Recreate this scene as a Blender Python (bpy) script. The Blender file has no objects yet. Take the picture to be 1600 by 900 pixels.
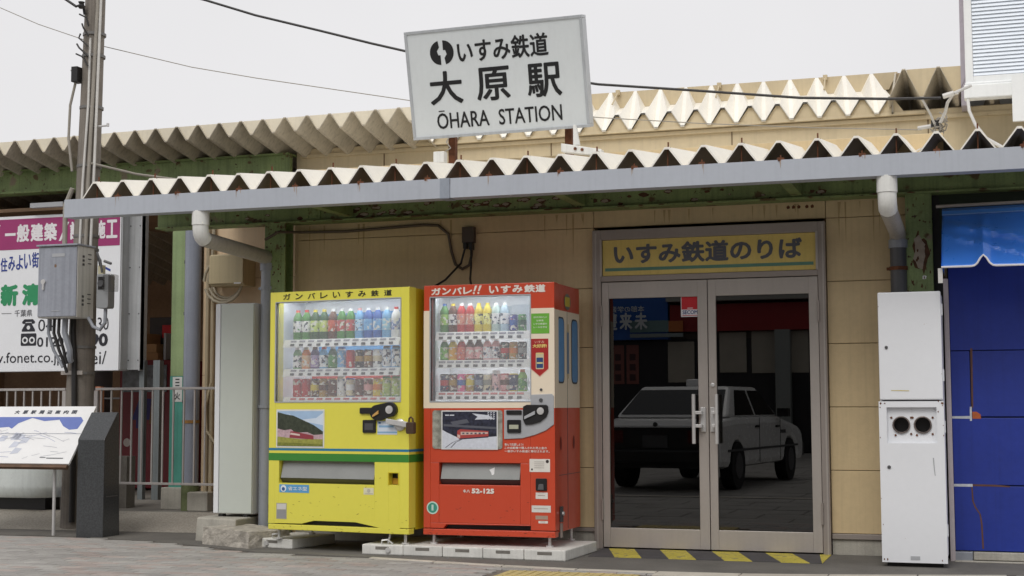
import bpy, bmesh, math, random
from mathutils import Vector, Matrix
R = math.radians
random.seed(7)
scene = bpy.context.scene
col = scene.collection

# ------------------------------------------------------------------ camera
F_PX, PITCH, YAW, ROLL = 2260.0, R(4.679), R(18.364), R(-0.162)
cam_d = bpy.data.cameras.new('camera')
cam_d.sensor_width = 36.0
cam_d.lens = F_PX / 1600 * 36
cam_d.clip_end = 1000
cam = bpy.data.objects.new('camera', cam_d)
col.objects.link(cam)
fw = Vector((-math.sin(YAW)*math.cos(PITCH), math.cos(YAW)*math.cos(PITCH), math.sin(PITCH)))
r0 = Vector((math.cos(YAW), math.sin(YAW), 0)); u0 = r0.cross(fw)
rt = r0*math.cos(ROLL) + u0*math.sin(ROLL); up = rt.cross(fw)
mw = Matrix((rt, up, -fw)).transposed().to_4x4()
mw.translation = Vector((0, -11, 1.0966))
cam.matrix_world = mw
scene.camera = cam

# ------------------------------------------------------------------ light
SUN_EL, SUN_AZ = 50, 184           # degrees; azimuth clockwise from +y
w = bpy.data.worlds.new('World'); scene.world = w; w.use_nodes = True
nt = w.node_tree; nt.nodes.clear()
sky = nt.nodes.new('ShaderNodeTexSky'); sky.sky_type = 'NISHITA'; sky.sun_disc = False
sky.sun_elevation = R(SUN_EL); sky.sun_rotation = R(SUN_AZ); sky.dust_density = 3.0; sky.ozone_density = 1.0
hs = nt.nodes.new('ShaderNodeHueSaturation'); hs.inputs['Saturation'].default_value = 0.06
mx = nt.nodes.new('ShaderNodeMix'); mx.data_type = 'RGBA'; mx.inputs[0].default_value = 0.80
mx.inputs[7].default_value = (9.2, 9.1, 9.25, 1)     # even cloud cover over the sky
bg = nt.nodes.new('ShaderNodeBackground'); bg.inputs['Strength'].default_value = 0.1
out = nt.nodes.new('ShaderNodeOutputWorld')
cn_ = nt.nodes.new('ShaderNodeTexNoise'); cn_.inputs['Scale'].default_value = 2.2; cn_.inputs['Detail'].default_value = 5
cm_ = nt.nodes.new('ShaderNodeMapRange'); cm_.inputs[1].default_value = .3; cm_.inputs[2].default_value = .7; cm_.inputs[3].default_value = .096; cm_.inputs[4].default_value = .104
tc_ = nt.nodes.new('ShaderNodeTexCoord'); nt.links.new(tc_.outputs['Generated'], cn_.inputs['Vector']); nt.links.new(cn_.outputs['Fac'], cm_.inputs[0]); nt.links.new(cm_.outputs[0], bg.inputs['Strength'])
nt.links.new(sky.outputs[0], hs.inputs['Color']); nt.links.new(hs.outputs[0], mx.inputs[6])
nt.links.new(mx.outputs[2], bg.inputs['Color']); nt.links.new(bg.outputs[0], out.inputs['Surface'])
sd = bpy.data.lights.new('sun', 'SUN'); sd.energy = 1.3; sd.angle = R(30); sd.color = (1, .965, .91)
sun = bpy.data.objects.new('sun', sd); col.objects.link(sun)
sdir = Vector((math.sin(R(SUN_AZ))*math.cos(R(SUN_EL)), math.cos(R(SUN_AZ))*math.cos(R(SUN_EL)), math.sin(R(SUN_EL))))
sun.rotation_euler = sdir.to_track_quat('Z', 'Y').to_euler()
sun.location = sdir*40
vs = scene.view_settings
vs.view_transform = 'Standard'; vs.look = 'None'; vs.exposure = 0.0; vs.gamma = 1.0; vs.use_curve_mapping = False

# ------------------------------------------------------------------ materials
def lin(r, g, b):
    def f(c):
        c /= 255.0
        return c/12.92 if c <= .04045 else ((c+.055)/1.055)**2.4
    return (f(r), f(g), f(b))
_mc = {}
def mat(name, c, rough=.55, metal=0.0, var=.10, scale=4.0, grime=0.0, bump=0.0, bscale=120.0, spots=None, spot_scale=6.0,
        spot_t=.62, rnd=0.0, spec=.5, coat=0.0, stretch=False):
    """Painted / cast surface: base colour with broad tonal drift, fine grain, optional streak grime, rust or peel spots, bump."""
    if name in _mc: return _mc[name]
    m = bpy.data.materials.new(name); m.use_nodes = True
    n = m.node_tree; b = n.nodes['Principled BSDF']; L = n.links.new
    b.inputs['Roughness'].default_value = rough; b.inputs['Metallic'].default_value = metal
    b.inputs['Specular IOR Level'].default_value = spec
    if coat: b.inputs['Coat Weight'].default_value = coat; b.inputs['Coat Roughness'].default_value = .12
    geo = n.nodes.new('ShaderNodeNewGeometry')
    def noise(sc, det=4, vec=None):
        t = n.nodes.new('ShaderNodeTexNoise'); t.inputs['Scale'].default_value = sc; t.inputs['Detail'].default_value = det
        L(vec or geo.outputs['Position'], t.inputs['Vector']); return t.outputs['Fac']
    def ramp(src, a, b_, lo, hi):
        r = n.nodes.new('ShaderNodeMapRange'); r.inputs[1].default_value = a; r.inputs[2].default_value = b_
        r.inputs[3].default_value = lo; r.inputs[4].default_value = hi; L(src, r.inputs[0]); return r.outputs[0]
    def mul(x, y, op='MULTIPLY'):
        q = n.nodes.new('ShaderNodeMath'); q.operation = op
        for i, s in enumerate((x, y)):
            if isinstance(s, (int, float)): q.inputs[i].default_value = s
            else: L(s, q.inputs[i])
        return q.outputs[0]
    v = ramp(noise(scale), .3, .7, 1-var, 1+var)
    v = mul(v, ramp(noise(scale*14, 5), .3, .7, 1-var*.5, 1+var*.5))
    if rnd:
        oi = n.nodes.new('ShaderNodeObjectInfo'); v = mul(v, ramp(oi.outputs['Random'], 0, 1, 1-rnd, 1+rnd))
    if grime:
        mp = n.nodes.new('ShaderNodeMapping'); mp.inputs['Scale'].default_value = (16, 16, .4)
        L(geo.outputs['Position'], mp.inputs['Vector'])
        v = mul(v, ramp(noise(2.2, 6, mp.outputs[0]), .48, .75, 1.0, 1-grime))
    mixn = n.nodes.new('ShaderNodeMix'); mixn.data_type = 'RGBA'; mixn.blend_type = 'MULTIPLY'; mixn.inputs[0].default_value = 1
    mixn.inputs[6].default_value = (*c, 1); L(v, mixn.inputs[7])
    res = mixn.outputs[2]
    if spots:
        for k, (sc_, th, cc) in enumerate(spots):
            f = ramp(noise(sc_, 8), th, th+.05, 0, 1)
            q = n.nodes.new('ShaderNodeMix'); q.data_type = 'RGBA'; L(f, q.inputs[0]); L(res, q.inputs[6])
            q.inputs[7].default_value = (*cc, 1); res = q.outputs[2]
    L(res, b.inputs['Base Color'])
    rv = ramp(noise(scale*5, 3), .3, .7, max(.02, rough-.04), min(1, rough+.04)); L(rv, b.inputs['Roughness'])
    if bump:
        bp = n.nodes.new('ShaderNodeBump'); bp.inputs['Strength'].default_value = bump; bp.inputs['Distance'].default_value = .01
        L(noise(bscale, 3), bp.inputs['Height']); L(bp.outputs[0], b.inputs['Normal'])
    _mc[name] = m; return m
def flat(r, g, b, rough=.5):
    """print ink / small plastic in one sRGB colour"""
    return mat('ink_%d_%d_%d' % (r, g, b), tuple(x*.92 for x in lin(r, g, b)), rough, var=.05, scale=15)
def glass_mat(name, gloss, tint, rough=.0, haze=0.0, hazecol=(.6, .6, .62)):
    m = bpy.data.materials.new(name); m.use_nodes = True; n = m.node_tree; n.nodes.clear(); L = n.links.new
    o = n.nodes.new('ShaderNodeOutputMaterial'); g = n.nodes.new('ShaderNodeBsdfGlossy'); g.inputs['Roughness'].default_value = rough
    t = n.nodes.new('ShaderNodeBsdfTransparent'); t.inputs['Color'].default_value = (*tint, 1)
    x = n.nodes.new('ShaderNodeMixShader'); x.inputs[0].default_value = gloss
    src = t.outputs[0]
    if haze:
        d = n.nodes.new('ShaderNodeBsdfDiffuse'); d.inputs['Color'].default_value = (*hazecol, 1)
        y = n.nodes.new('ShaderNodeMixShader'); y.inputs[0].default_value = haze; L(src, y.inputs[1]); L(d.outputs[0], y.inputs[2]); src = y.outputs[0]
    L(src, x.inputs[1]); L(g.outputs[0], x.inputs[2]); L(x.outputs[0], o.inputs['Surface'])
    return m
RUST = lin(104, 62, 38)
M_ = dict(
 beige=mat('beige_siding', lin(206, 184, 144), .6, var=.07, scale=1.6, grime=.09, bump=.12, bscale=60, rnd=.03),
 beige_up=mat('beige_upper_wall', lin(200, 184, 152), .6, var=.06, scale=1.5, grime=.08, spots=[(5, .70, lin(160, 128, 92))]),
 pinkwall=mat('beige_side_wall', lin(214, 190, 158), .6, var=.05, scale=2, grime=.06),
 joint=mat('dark_joint', lin(96, 74, 52), .8),
 alu=mat('bronze_aluminium', lin(156, 147, 141), .42, .3, var=.04, scale=3, grime=.04),
 alu_l=mat('pale_aluminium', lin(176, 169, 163), .4, .25, var=.04, scale=3, grime=.04),
 steel=mat('steel', lin(206, 205, 204), .35, .35, var=.05),
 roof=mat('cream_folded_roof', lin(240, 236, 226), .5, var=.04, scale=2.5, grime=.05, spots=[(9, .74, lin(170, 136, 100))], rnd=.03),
 roofunder=mat('darkened_roof_underside', lin(138, 126, 112), .7, var=.12, scale=3),  # canopy fold undersides coloured darker to deepen the shade in the openings
 eavecap=mat('cream_eave_cap', lin(224,215,194), .5, var=.05, scale=3, grime=.06),
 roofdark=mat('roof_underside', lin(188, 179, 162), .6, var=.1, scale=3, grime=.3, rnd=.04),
 gutter=mat('grey_gutter', lin(176, 181, 190), .45, var=.03, scale=2, grime=.05, spots=[(6, .76, lin(150, 140, 130))]),
 gutterj=mat('gutter_joint_grey', lin(150, 157, 168), .45),
 green=mat('peeling_green_paint', lin(126, 144, 92), .55, var=.2, scale=5, grime=.3,
           spots=[(7, .60, lin(92, 76, 44)), (5, .66, lin(138, 126, 104)), (22, .66, lin(66, 44, 28))]),
 greenp=mat('pale_green_paint', lin(150, 170, 122), .5, var=.1, scale=4, grime=.2),
 teal=mat('teal_paint', lin(84, 158, 142), .5, var=.1, scale=4, grime=.2),
 rust=mat('rusty_iron', RUST, .85, var=.3, scale=20, bump=.4),
 pvcw=mat('white_pvc', lin(226, 226, 222), .4, var=.05, scale=4, grime=.12),
 pvcg=mat('grey_pvc', lin(146, 150, 158), .45, var=.06, scale=4, grime=.15),
 pvcd=mat('dark_grey_pvc', lin(86, 86, 88), .5, var=.1, scale=6, grime=.2),
 pvcb=mat('blue_grey_pvc', lin(142, 148, 162), .45, var=.06, scale=4, grime=.15),
 conc=mat('concrete', lin(172, 168, 158), .9, var=.14, scale=6, bump=.3, grime=.15),
 concw=mat('white_block_concrete', lin(214, 213, 208), .85, var=.08, scale=7, bump=.2, grime=.12, rnd=.04),
 concd=mat('dark_concrete', lin(118, 114, 108), .95, var=.2, scale=3, bump=.3),
 rough=mat('broken_concrete', lin(170, 164, 154), .95, var=.3, scale=14, bump=1.0, bscale=45),
 aggr=mat('exposed_aggregate', lin(158, 152, 142), .95, var=.25, scale=60, bump=.8, bscale=160),
 apron=mat('dark_screed', lin(102, 99, 94), .95, var=.16, scale=2.5, bump=.4, bscale=220, spots=[(1.2, .66, lin(92, 88, 82))]),
 asphalt=mat('asphalt', (.05, .05, .05), .95, var=.2, scale=2, bump=.4, bscale=200),
 paver=mat('pink_grey_paver', lin(153, 150, 146), .9, var=.12, scale=2.2, bump=.3, bscale=150, rnd=.13),
 paver2=mat('rose_paver', lin(158, 147, 141), .9, var=.12, scale=2.2, bump=.3, bscale=150, rnd=.12),
 mortar=mat('paver_joint_sand', lin(112, 104, 96), .95, var=.2, scale=5),
 darkpave=mat('grey_plaza_paving', lin(146, 143, 138), .95, var=.15, scale=2, bump=.3),
 kerb=mat('pale_kerb_stone', lin(186, 180, 168), .9, var=.12, scale=5, bump=.3, rnd=.06),
 tactile=mat('yellow_tactile_tile', lin(188, 170, 116), .85, var=.18, scale=8, bump=.3, rnd=.05),
 hyel=mat('worn_yellow_paint', lin(190, 176, 72), .7, var=.12, scale=8, spots=[(18, .60, lin(120, 114, 98)), (60, .62, lin(104, 100, 92))]),
 hblk=mat('worn_black_paint', lin(74, 72, 74), .8, var=.15, scale=8),
 yel=mat('yellow_machine_paint', lin(226, 218, 84), .32, var=.02, scale=2, coat=.3),
 yel2=mat('yellow_machine_side', lin(206, 188, 40), .35, var=.04, scale=2, coat=.2),
 ygreen=mat('green_stripe', lin(58, 132, 50), .35, var=.04, coat=.2), yblue=mat('blue_stripe', lin(40, 120, 160), .35, var=.04),
 red=mat('vermilion_machine_paint', lin(198, 72, 44), .32, var=.02, scale=2, coat=.3),
 cream=mat('cream_machine_paint', lin(232, 218, 196), .35, var=.02, scale=2, coat=.2),
 black=mat('black_plastic', lin(28, 27, 28), .4, var=.1), dgrey=mat('dark_grey_plastic', lin(74, 74, 76), .45, var=.08),
 grey=mat('grey_plastic', lin(168, 170, 174), .4, var=.04), white=mat('white_plastic', lin(232, 232, 232), .4, var=.03),
 wmetal=mat('white_enamel', lin(226, 228, 232), .38, var=.02, scale=1.6, spots=[(30, .755, lin(160, 132, 108))]),
 greenwhite=mat('grey_green_enamel', lin(196, 202, 196), .4, var=.02, scale=1.2),
 boxgrey=mat('weathered_grey_enamel', lin(152, 156, 166), .4, var=.10, scale=3, grime=.22, spots=[(12, .72, lin(120, 92, 66))]),
 boxside=mat('pale_enamel', lin(206, 204, 198), .45, var=.07, scale=5, grime=.25),
 boxbeige=mat('beige_plastic', lin(186, 172, 138), .5, var=.04, scale=4, grime=.12),
 pole=mat('weathered_concrete_pole', lin(128, 121, 113), .9, var=.14, scale=7, grime=.35, bump=.2),
 granite=mat('dark_polished_granite', lin(66, 68, 70), .22, var=.22, scale=70, spec=.5),
 signw=mat('sign_white_acrylic', lin(214, 219, 221), .35, var=.02, scale=2, grime=.03), frame=mat('sign_frame_grey', lin(186, 190, 194), .4, .2, var=.06, grime=.12),
 signy=mat('faded_yellow_sign', lin(216, 192, 110), .45, var=.06, scale=5, grime=.1),
 bill=mat('billboard_white', lin(234, 236, 240), .4, var=.02, scale=2), mag=mat('billboard_magenta', lin(158, 50, 110), .4, var=.05),
 billside=mat('galvanised_sheet', lin(182, 184, 186), .45, .2, var=.08, scale=3, grime=.25),
 cable=mat('black_cable', lin(38, 36, 36), .5), cableg=mat('grey_cable', lin(150, 144, 134), .5), cablew=mat('pale_cable', lin(206, 204, 200), .5),
 blue=mat('blue_sheet_wall', lin(30, 52, 144), .5, var=.09, scale=2, grime=.12, rnd=.05, bump=.25, bscale=7),
 tarp=mat('blue_tarpaulin', lin(66, 132, 234), .3, var=.02, scale=2, coat=.15), hem=mat('white_hem', lin(232, 230, 232), .6),
 pinkpost=mat('pale_pinkish_trim', lin(196, 186, 188), .5, var=.06, grime=.2), tape=mat('peeled_pale_tape', lin(196, 200, 206), .7, var=.15, scale=30),
 brown=mat('brown_glue_stain', lin(96, 66, 58), .8, var=.2, scale=20), orange=mat('orange_stain', lin(176, 92, 50), .8, var=.2, scale=30),
 railing=mat('dull_railing_paint', lin(168,163,160), .5, var=.08, scale=6, grime=.15),
 louv=mat('pale_blue_louvre', lin(226, 234, 244), .4, var=.03, scale=3), louvf=mat('white_louvre_frame', lin(236, 238, 238), .45, var=.03, grime=.06),
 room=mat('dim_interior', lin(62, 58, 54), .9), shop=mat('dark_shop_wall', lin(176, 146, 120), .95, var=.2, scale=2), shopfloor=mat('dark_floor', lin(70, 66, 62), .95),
 carton=mat('carton', lin(170, 130, 90), .9, var=.1), carwhite=mat('white_car_paint', lin(238, 238, 236), .25, var=.02, coat=.5), rubber=mat('tyre_rubber', lin(26, 26, 26), .8),
 cglass=mat('car_glass', lin(20, 22, 24), .08, var=.02, spec=.6), redlamp=mat('red_lamp_plastic', lin(84, 18, 16), .25),
 facade=mat('opposite_facade', lin(96, 88, 80), .9, var=.1, scale=1), facdark=mat('dark_shopfront', lin(34, 32, 34), .5), facblue=mat('blue_fascia', lin(40, 92, 170), .5, var=.05),
 facred=mat('red_fascia', lin(150, 34, 34), .5, var=.06), facwhite=mat('pale_blind', lin(176, 168, 154), .7, var=.05),
)
M_['slotglass'] = mat('grey_flap', lin(142, 144, 142), .22, var=.05, scale=6)
M_['case'] = mat('white_display_liner', lin(226, 230, 236), .5, var=.02)
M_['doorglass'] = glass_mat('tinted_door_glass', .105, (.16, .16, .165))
M_['caseglass'] = glass_mat('display_glass', .06, (.97, .98, .98), .03, .13, (.85, .86, .9))  # pale diffuse haze mixed in, standing for sky reflected in the glass
M_['meterglass'] = glass_mat('clear_plastic', .12, (.8, .8, .8), .05)

# ------------------------------------------------------------------ mesh building
class B:
    def __init__(s): s.v, s.f, s.m, s.cuts = [], [], [], []
    def add(s, vs_, fs_, m=0):
        k = len(s.v); s.cuts.append((k, len(s.f))); s.v += [tuple(p) for p in vs_]
        for f in fs_: s.f.append(tuple(i+k for i in f)); s.m.append(m)
        return s
    def box(s, x0, x1, y0, y1, z0, z1, m=0):
        return s.add([(x0,y0,z0),(x1,y0,z0),(x1,y1,z0),(x0,y1,z0),(x0,y0,z1),(x1,y0,z1),(x1,y1,z1),(x0,y1,z1)],
                     [(0,3,2,1),(4,5,6,7),(0,1,5,4),(1,2,6,5),(2,3,7,6),(3,0,4,7)], m)
    def hexa(s, p, m=0):
        return s.add(p, [(0,3,2,1),(4,5,6,7),(0,1,5,4),(1,2,6,5),(2,3,7,6),(3,0,4,7)], m)
    def prism(s, pts, ax, a, b, m=0):
        def P(u, v_, t): return {'x': (t,u,v_), 'y': (u,t,v_), 'z': (u,v_,t)}[ax]
        n = len(pts)
        vv = [P(u,v_,a) for u,v_ in pts] + [P(u,v_,b) for u,v_ in pts]
        ff = [tuple(range(n)), tuple(range(2*n-1, n-1, -1))] + [(i,(i+1)%n,n+(i+1)%n,n+i) for i in range(n)]
        return s.add(vv, ff, m)
    def tube(s, pts, r, n=8, m=0, caps=True):
        pts = [Vector(p) for p in pts]; rs = r if isinstance(r, (list, tuple)) else [r]*len(pts)
        t0 = (pts[1]-pts[0]).normalized(); a = Vector((0,0,1)) if abs(t0.z) < .9 else Vector((1,0,0))
        nn = t0.cross(a).normalized(); vv = []; ff = []
        for i, p in enumerate(pts):
            t = (pts[min(i+1,len(pts)-1)]-pts[max(i-1,0)]).normalized()
            nn = (nn - t*nn.dot(t)).normalized(); bb = t.cross(nn)
            vv += [p+(nn*math.cos(2*math.pi*k/n)+bb*math.sin(2*math.pi*k/n))*rs[i] for k in range(n)]
        for i in range(len(pts)-1):
            for k in range(n): ff.append((i*n+k, i*n+(k+1)%n, (i+1)*n+(k+1)%n, (i+1)*n+k))
        if caps: ff += [tuple(range(n-1,-1,-1)), tuple(range((len(pts)-1)*n, len(pts)*n))]
        return s.add(vv, ff, m)
    def lathe(s, c, prof, n=12, ax='z'):
        """prof: (r, h, mat of the band that starts here)"""
        vv = []; ff = []; mm = []
        for r, h, _ in prof:
            for k in range(n):
                x, y = r*math.cos(2*math.pi*k/n), r*math.sin(2*math.pi*k/n)
                q = {'z': (x,y,h), 'y': (x,h,y), 'x': (h,x,y)}[ax]
                vv.append((c[0]+q[0], c[1]+q[1], c[2]+q[2]))
        for i in range(len(prof)-1):
            for k in range(n): ff.append((i*n+k, i*n+(k+1)%n, (i+1)*n+(k+1)%n, (i+1)*n+k)); mm.append(prof[i][2])
        ff.append(tuple(range(n))); mm.append(prof[0][2]); e = (len(prof)-1)*n
        ff.append(tuple(range(e, e+n))); mm.append(prof[-1][2])
        k = len(s.v); s.cuts.append((k, len(s.f))); s.v += vv
        for f, q in zip(ff, mm): s.f.append(tuple(i+k for i in f)); s.m.append(q)
        return s
    def poly(s, pts, m=0): return s.add(pts, [tuple(range(len(pts)))], m)
    def pieces(s):
        e = s.cuts[1:] + [(len(s.v), len(s.f))]; o_ = []
        for (v0, f0), (v1, f1) in zip(s.cuts, e):
            b = B(); b.v = s.v[v0:v1]; b.f = [tuple(i-v0 for i in f) for f in s.f[f0:f1]]; b.m = s.m[f0:f1]; b.cuts = [(0,0)]; o_.append(b)
        return o_
    def mesh(s, name, mats):
        me = bpy.data.meshes.new(name); me.from_pydata(s.v, [], s.f)
        for q in mats: me.materials.append(q)
        me.polygons.foreach_set('material_index', s.m)
        bm = bmesh.new(); bm.from_mesh(me); bmesh.ops.recalc_face_normals(bm, faces=bm.faces); bm.to_mesh(me); bm.free()
        me.update(); return me
ROOT = {}
SPLIT = set('''frame_bead joint_backing skirting plinth hinge upper_wall_ledge return_wall recess_wall bracket_bolt plug band side_vent screw leg
side_sheet label_plate foot frame_edge notice tail_lamp door_seam door_handle bumper side_mark coupling red_side corner fascia plinth_block wall_clamp
hole_lining clamp insulator support_bracket graphics hole_rim hole_back rail_bar tail strap_hardware door_jamb'''.split())
def tag(o, label=None, cat=None, group=None, kind=None):
    for k, x in (('label', label), ('category', cat), ('group', group), ('kind', kind)):
        if x: o[k] = x
    return o
def T(name, label, cat, loc=(0,0,0), rotz=0.0, group=None):
    o = bpy.data.objects.new(name, None); col.objects.link(o); o.empty_display_size = .1
    o.location = loc; o.rotation_euler = (0,0,rotz)
    ROOT[o.name] = Matrix.Translation(loc) @ Matrix.Rotation(rotz, 4, 'Z')
    return tag(o, label, cat, group)
def P(name, b, mats, root=None, local=False, bev=0.0, smooth=False, kind=None, label=None):
    """link a builder as one mesh object; world coordinates unless local"""
    if not isinstance(mats, (list, tuple)): mats = [mats]
    mats = [M_[q] if isinstance(q, str) else q for q in mats]
    if isinstance(b, B) and name in SPLIT and len(b.cuts) > 1 and root is not None:
        return [P(name, q, mats, root, local, bev, smooth, kind, label) for q in b.pieces()][0]
    me = b.mesh(name, mats) if isinstance(b, B) else b
    top = root
    while top is not None and top.name not in ROOT and top.parent: top = top.parent
    if top is not None and top.name in ROOT and not local: me.transform(ROOT[top.name].inverted())
    o = bpy.data.objects.new(name, me); col.objects.link(o)
    if root is not None: o.parent = root
    if smooth:
        me.polygons.foreach_set('use_smooth', [True]*len(me.polygons))
        try: me.set_sharp_from_angle(angle=R(40))
        except Exception: pass
    if bev:
        q = o.modifiers.new('bevel', 'BEVEL'); q.width = bev; q.segments = 2; q.limit_method = 'ANGLE'; q.angle_limit = R(50)
    if kind: o['kind'] = kind
    if label: o['label'] = label
    return o
def copy_piece(o, root, loc=(0,0,0), name=None, scale=None):
    c = o.copy(); col.objects.link(c); c.parent = root; c.location = loc
    if scale: c.scale = scale
    return c
class Plane:
    """a flat surface: origin, right, up, outward normal -> prints and lettering laid on it"""
    def __init__(s, o, ex=(1,0,0), ez=(0,0,1)):
        s.o, s.ex, s.ez = Vector(o), Vector(ex).normalized(), Vector(ez).normalized(); s.n = s.ex.cross(s.ez)
    def p(s, u, v, d=0.0): return s.o + s.ex*u + s.ez*v + s.n*d
_tc = {}
def glyphs(body, off=0.0):
    k = (body, off)
    if k not in _tc:
        c = bpy.data.curves.new('lettering', 'FONT'); c.body = body; c.offset = off; c.resolution_u = 3
        o = bpy.data.objects.new('lettering', c); me = o.to_mesh()
        vv = [tuple(p.co) for p in me.vertices]; ff = [tuple(p.vertices) for p in me.polygons]
        o.to_mesh_clear(); bpy.data.objects.remove(o); bpy.data.curves.remove(c)
        _tc[k] = (vv, ff)
    return _tc[k]
def text(b, pl, body, u0, v0, u1, v1, d=.002, m=0, off=0.0, slant=0.0):
    if off > 0:       # heavier strokes: stacked, slightly shifted copies
        n = len(body); e = off*min((u1-u0)/max(1,n), v1-v0)*.5
        for k, (a, c) in enumerate(((0,0),(e,0),(-e,0),(0,e),(0,-e),(.7*e,.7*e),(-.7*e,.7*e),(.7*e,-.7*e),(-.7*e,-.7*e))):
            text(b, pl, body, u0+e+a, v0+e+c, u1-e+a, v1-e+c, d+k*.00012, m)
        return b
    vv, ff = glyphs(body, off)
    if not vv: return b
    x0, x1 = min(p[0] for p in vv), max(p[0] for p in vv); y0, y1 = min(p[1] for p in vv), max(p[1] for p in vv)
    q = [pl.p(u0+(x-x0)/max(x1-x0,1e-6)*(u1-u0) + slant*(y-y0)/max(y1-y0,1e-6), v0+(y-y0)/max(y1-y0,1e-6)*(v1-v0), d) for x, y, _ in vv]
    return b.add(q, ff, m)
def rect(b, pl, u0, v0, u1, v1, d=.001, m=0): return b.poly([pl.p(u0,v0,d), pl.p(u1,v0,d), pl.p(u1,v1,d), pl.p(u0,v1,d)], m)
def shape(b, pl, pts, d=.001, m=0): return b.poly([pl.p(u,v,d) for u, v in pts], m)
def disc(b, pl, u, v, r, d=.001, m=0, n=20, ru=None): return b.poly([pl.p(u+(ru or r)*math.cos(2*math.pi*k/n), v+r*math.sin(2*math.pi*k/n), d) for k in range(n)], m)
def rrect(u0, v0, u1, v1, r, n=5):
    o = []
    for cx, cy, a in ((u1-r,v1-r,0),(u0+r,v1-r,90),(u0+r,v0+r,180),(u1-r,v0+r,270)):
        for k in range(n+1): t = R(a+90*k/n); o.append((cx+r*math.cos(t), cy+r*math.sin(t)))
    return o

# ================================================================== SETTING
KX = [(-40,.9),(-11,.05),(-8.24,-.345),(-7.45,-.31),(-6.53,-.52),(-5.36,-1.05),(-4.4,-1.16),(-3.7,-1.31),(-3.2,-1.41),(-2.7,-1.47),(-2.1,-1.47),(-1.4,-1.42),(.14,-1.0),(1.5,-.7),(40,-.7)]
def kerb_y(x):
    for (a, ya), (b_, yb) in zip(KX, KX[1:]):
        if a <= x <= b_: return ya+(yb-ya)*(x-a)/(b_-a)
    return -.7
g = B().box(-150, 150, -150, 220, -.5, -.03); tag(P('ground', g, 'asphalt'), kind='structure')
g = B().prism([(-30,-23.5),(24,-23.5),(24,-2.9),(-30,-2.9)], 'z', -.1, -.014)
plaza = tag(P('plaza_paving', g, 'mortar'), kind='structure')
sb2 = B(); rq = random.Random(9)
for j in range(34):
    for i in range(60):
        x, y = -24+.75*i+(.37 if j % 2 else 0), -3.1-.6*j
        k = rq.uniform(-.002,.002)-.006
        sb2.add([(x-.368,y-.295,k-.01),(x+.368,y-.295,k-.01),(x+.368,y+.193,k-.01) if j == 0 else (x+.368,y+.295,k-.01),(x-.368,y+.193,k-.01) if j == 0 else (x-.368,y+.295,k-.01),
                 (x-.362,y-.289,k),(x+.362,y-.289,k),(x+.362,y+.187 if j == 0 else y+.289,k),(x-.362,y+.187 if j == 0 else y+.289,k)],
                [(4,5,6,7),(0,1,5,4),(1,2,6,5),(2,3,7,6),(3,0,4,7)])
P('paving_slabs', sb2, 'darkpave', plaza, kind='stuff')
P('white_line', B().box(-20,10,-6.6,-6.48,-.003,.001), 'kerb', plaza)
g = B().prism([(-13.5,-2.9),(3,-2.9),(3,0),(-13.5,.3)], 'z', -.1, -.012)
bed = tag(P('brick_pavement', g, 'mortar'), kind='structure')
# individual pavers, running bond, 0.2 x 0.1 m
pv = B(); pv.add([(-.0975,-.0475,-.03),(.0975,-.0475,-.03),(.0975,.0475,-.03),(-.0975,.0475,-.03),
                  (-.0975,-.0475,.000),(.0975,-.0475,.000),(.0975,.0475,.000),(-.0975,.0475,.000),
                  (-.0925,-.0425,.004),(.0925,-.0425,.004),(.0925,.0425,.004),(-.0925,.0425,.004)],
                 [(0,1,5,4),(1,2,6,5),(2,3,7,6),(3,0,4,7),(4,5,9,8),(5,6,10,9),(6,7,11,10),(7,4,8,11),(8,9,10,11)])
pave_me = pv.mesh('paver', [M_['paver']]); pave_me2 = pv.mesh('paver_rose', [M_['paver2']])
TACT = (-3.12, -2.22, -2.2, -1.66)
def in_frame(x, y, z, margin=0):
    v = Vector((x,y,z)) - mw.translation; d = v.dot(fw)
    if d < .1: return None
    px, py = 800+F_PX*v.dot(rt)/d, 450-F_PX*v.dot(up)/d
    return d if -margin < px < 1600+margin and py < 903+margin else None
near, far = [], []
for j in range(0, 30):
    for i in range(-66, 13):
        x = i*.2 + (.1 if j % 2 else 0); y = -2.85 + j*.1
        if y+.05 > kerb_y(x)-.005: continue
        if TACT[0]-.09 < x < TACT[1]+.09 and TACT[2]-.05 < y < TACT[3]+.04: continue
        d = in_frame(x, y, 0)
        (near if d else far).append((d or 99, x, y))
near.sort(); far += near[300:]; near = near[:300]
rp = random.Random(3)
for d, x, y in near:
    o = bpy.data.objects.new('paver', pave_me2 if rp.random() < .22 else pave_me); col.objects.link(o); o.parent = bed
    o.location = (x, y, -.006+rp.uniform(-.0015,.0015)); o.rotation_euler = (rp.uniform(-.006,.006), rp.uniform(-.004,.004), rp.uniform(-.008,.008))
mb = B()
for d, x, y in far:
    k = rp.uniform(-.0015,.0015)-.006
    mb.add([(a+x, b_+y, c+k) for a, b_, c in pv.v], pv.f, 1 if rp.random() < .22 else 0)
P('pavers', mb, ['paver','paver2'], bed, kind='stuff')
# yellow tactile tiles
tb = B().box(-.147,.147,-.147,.147,-.03,.002)
for a in (-.1,-.034,.034,.1):
    tb.prism([(a-.012,-.13),(a+.012,-.13),(a+.012,.13),(a-.012,.13)], 'z', .002, .006)
tm = tb.mesh('tactile_tile', [M_['tactile']])
for i in range(3):
    for j in range(2):
        o = bpy.data.objects.new('tactile_tile', tm); col.objects.link(o); o.parent = bed; o.location = (TACT[0]+.15+.3*i, TACT[3]-.15-.3*j, -.002)
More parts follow.
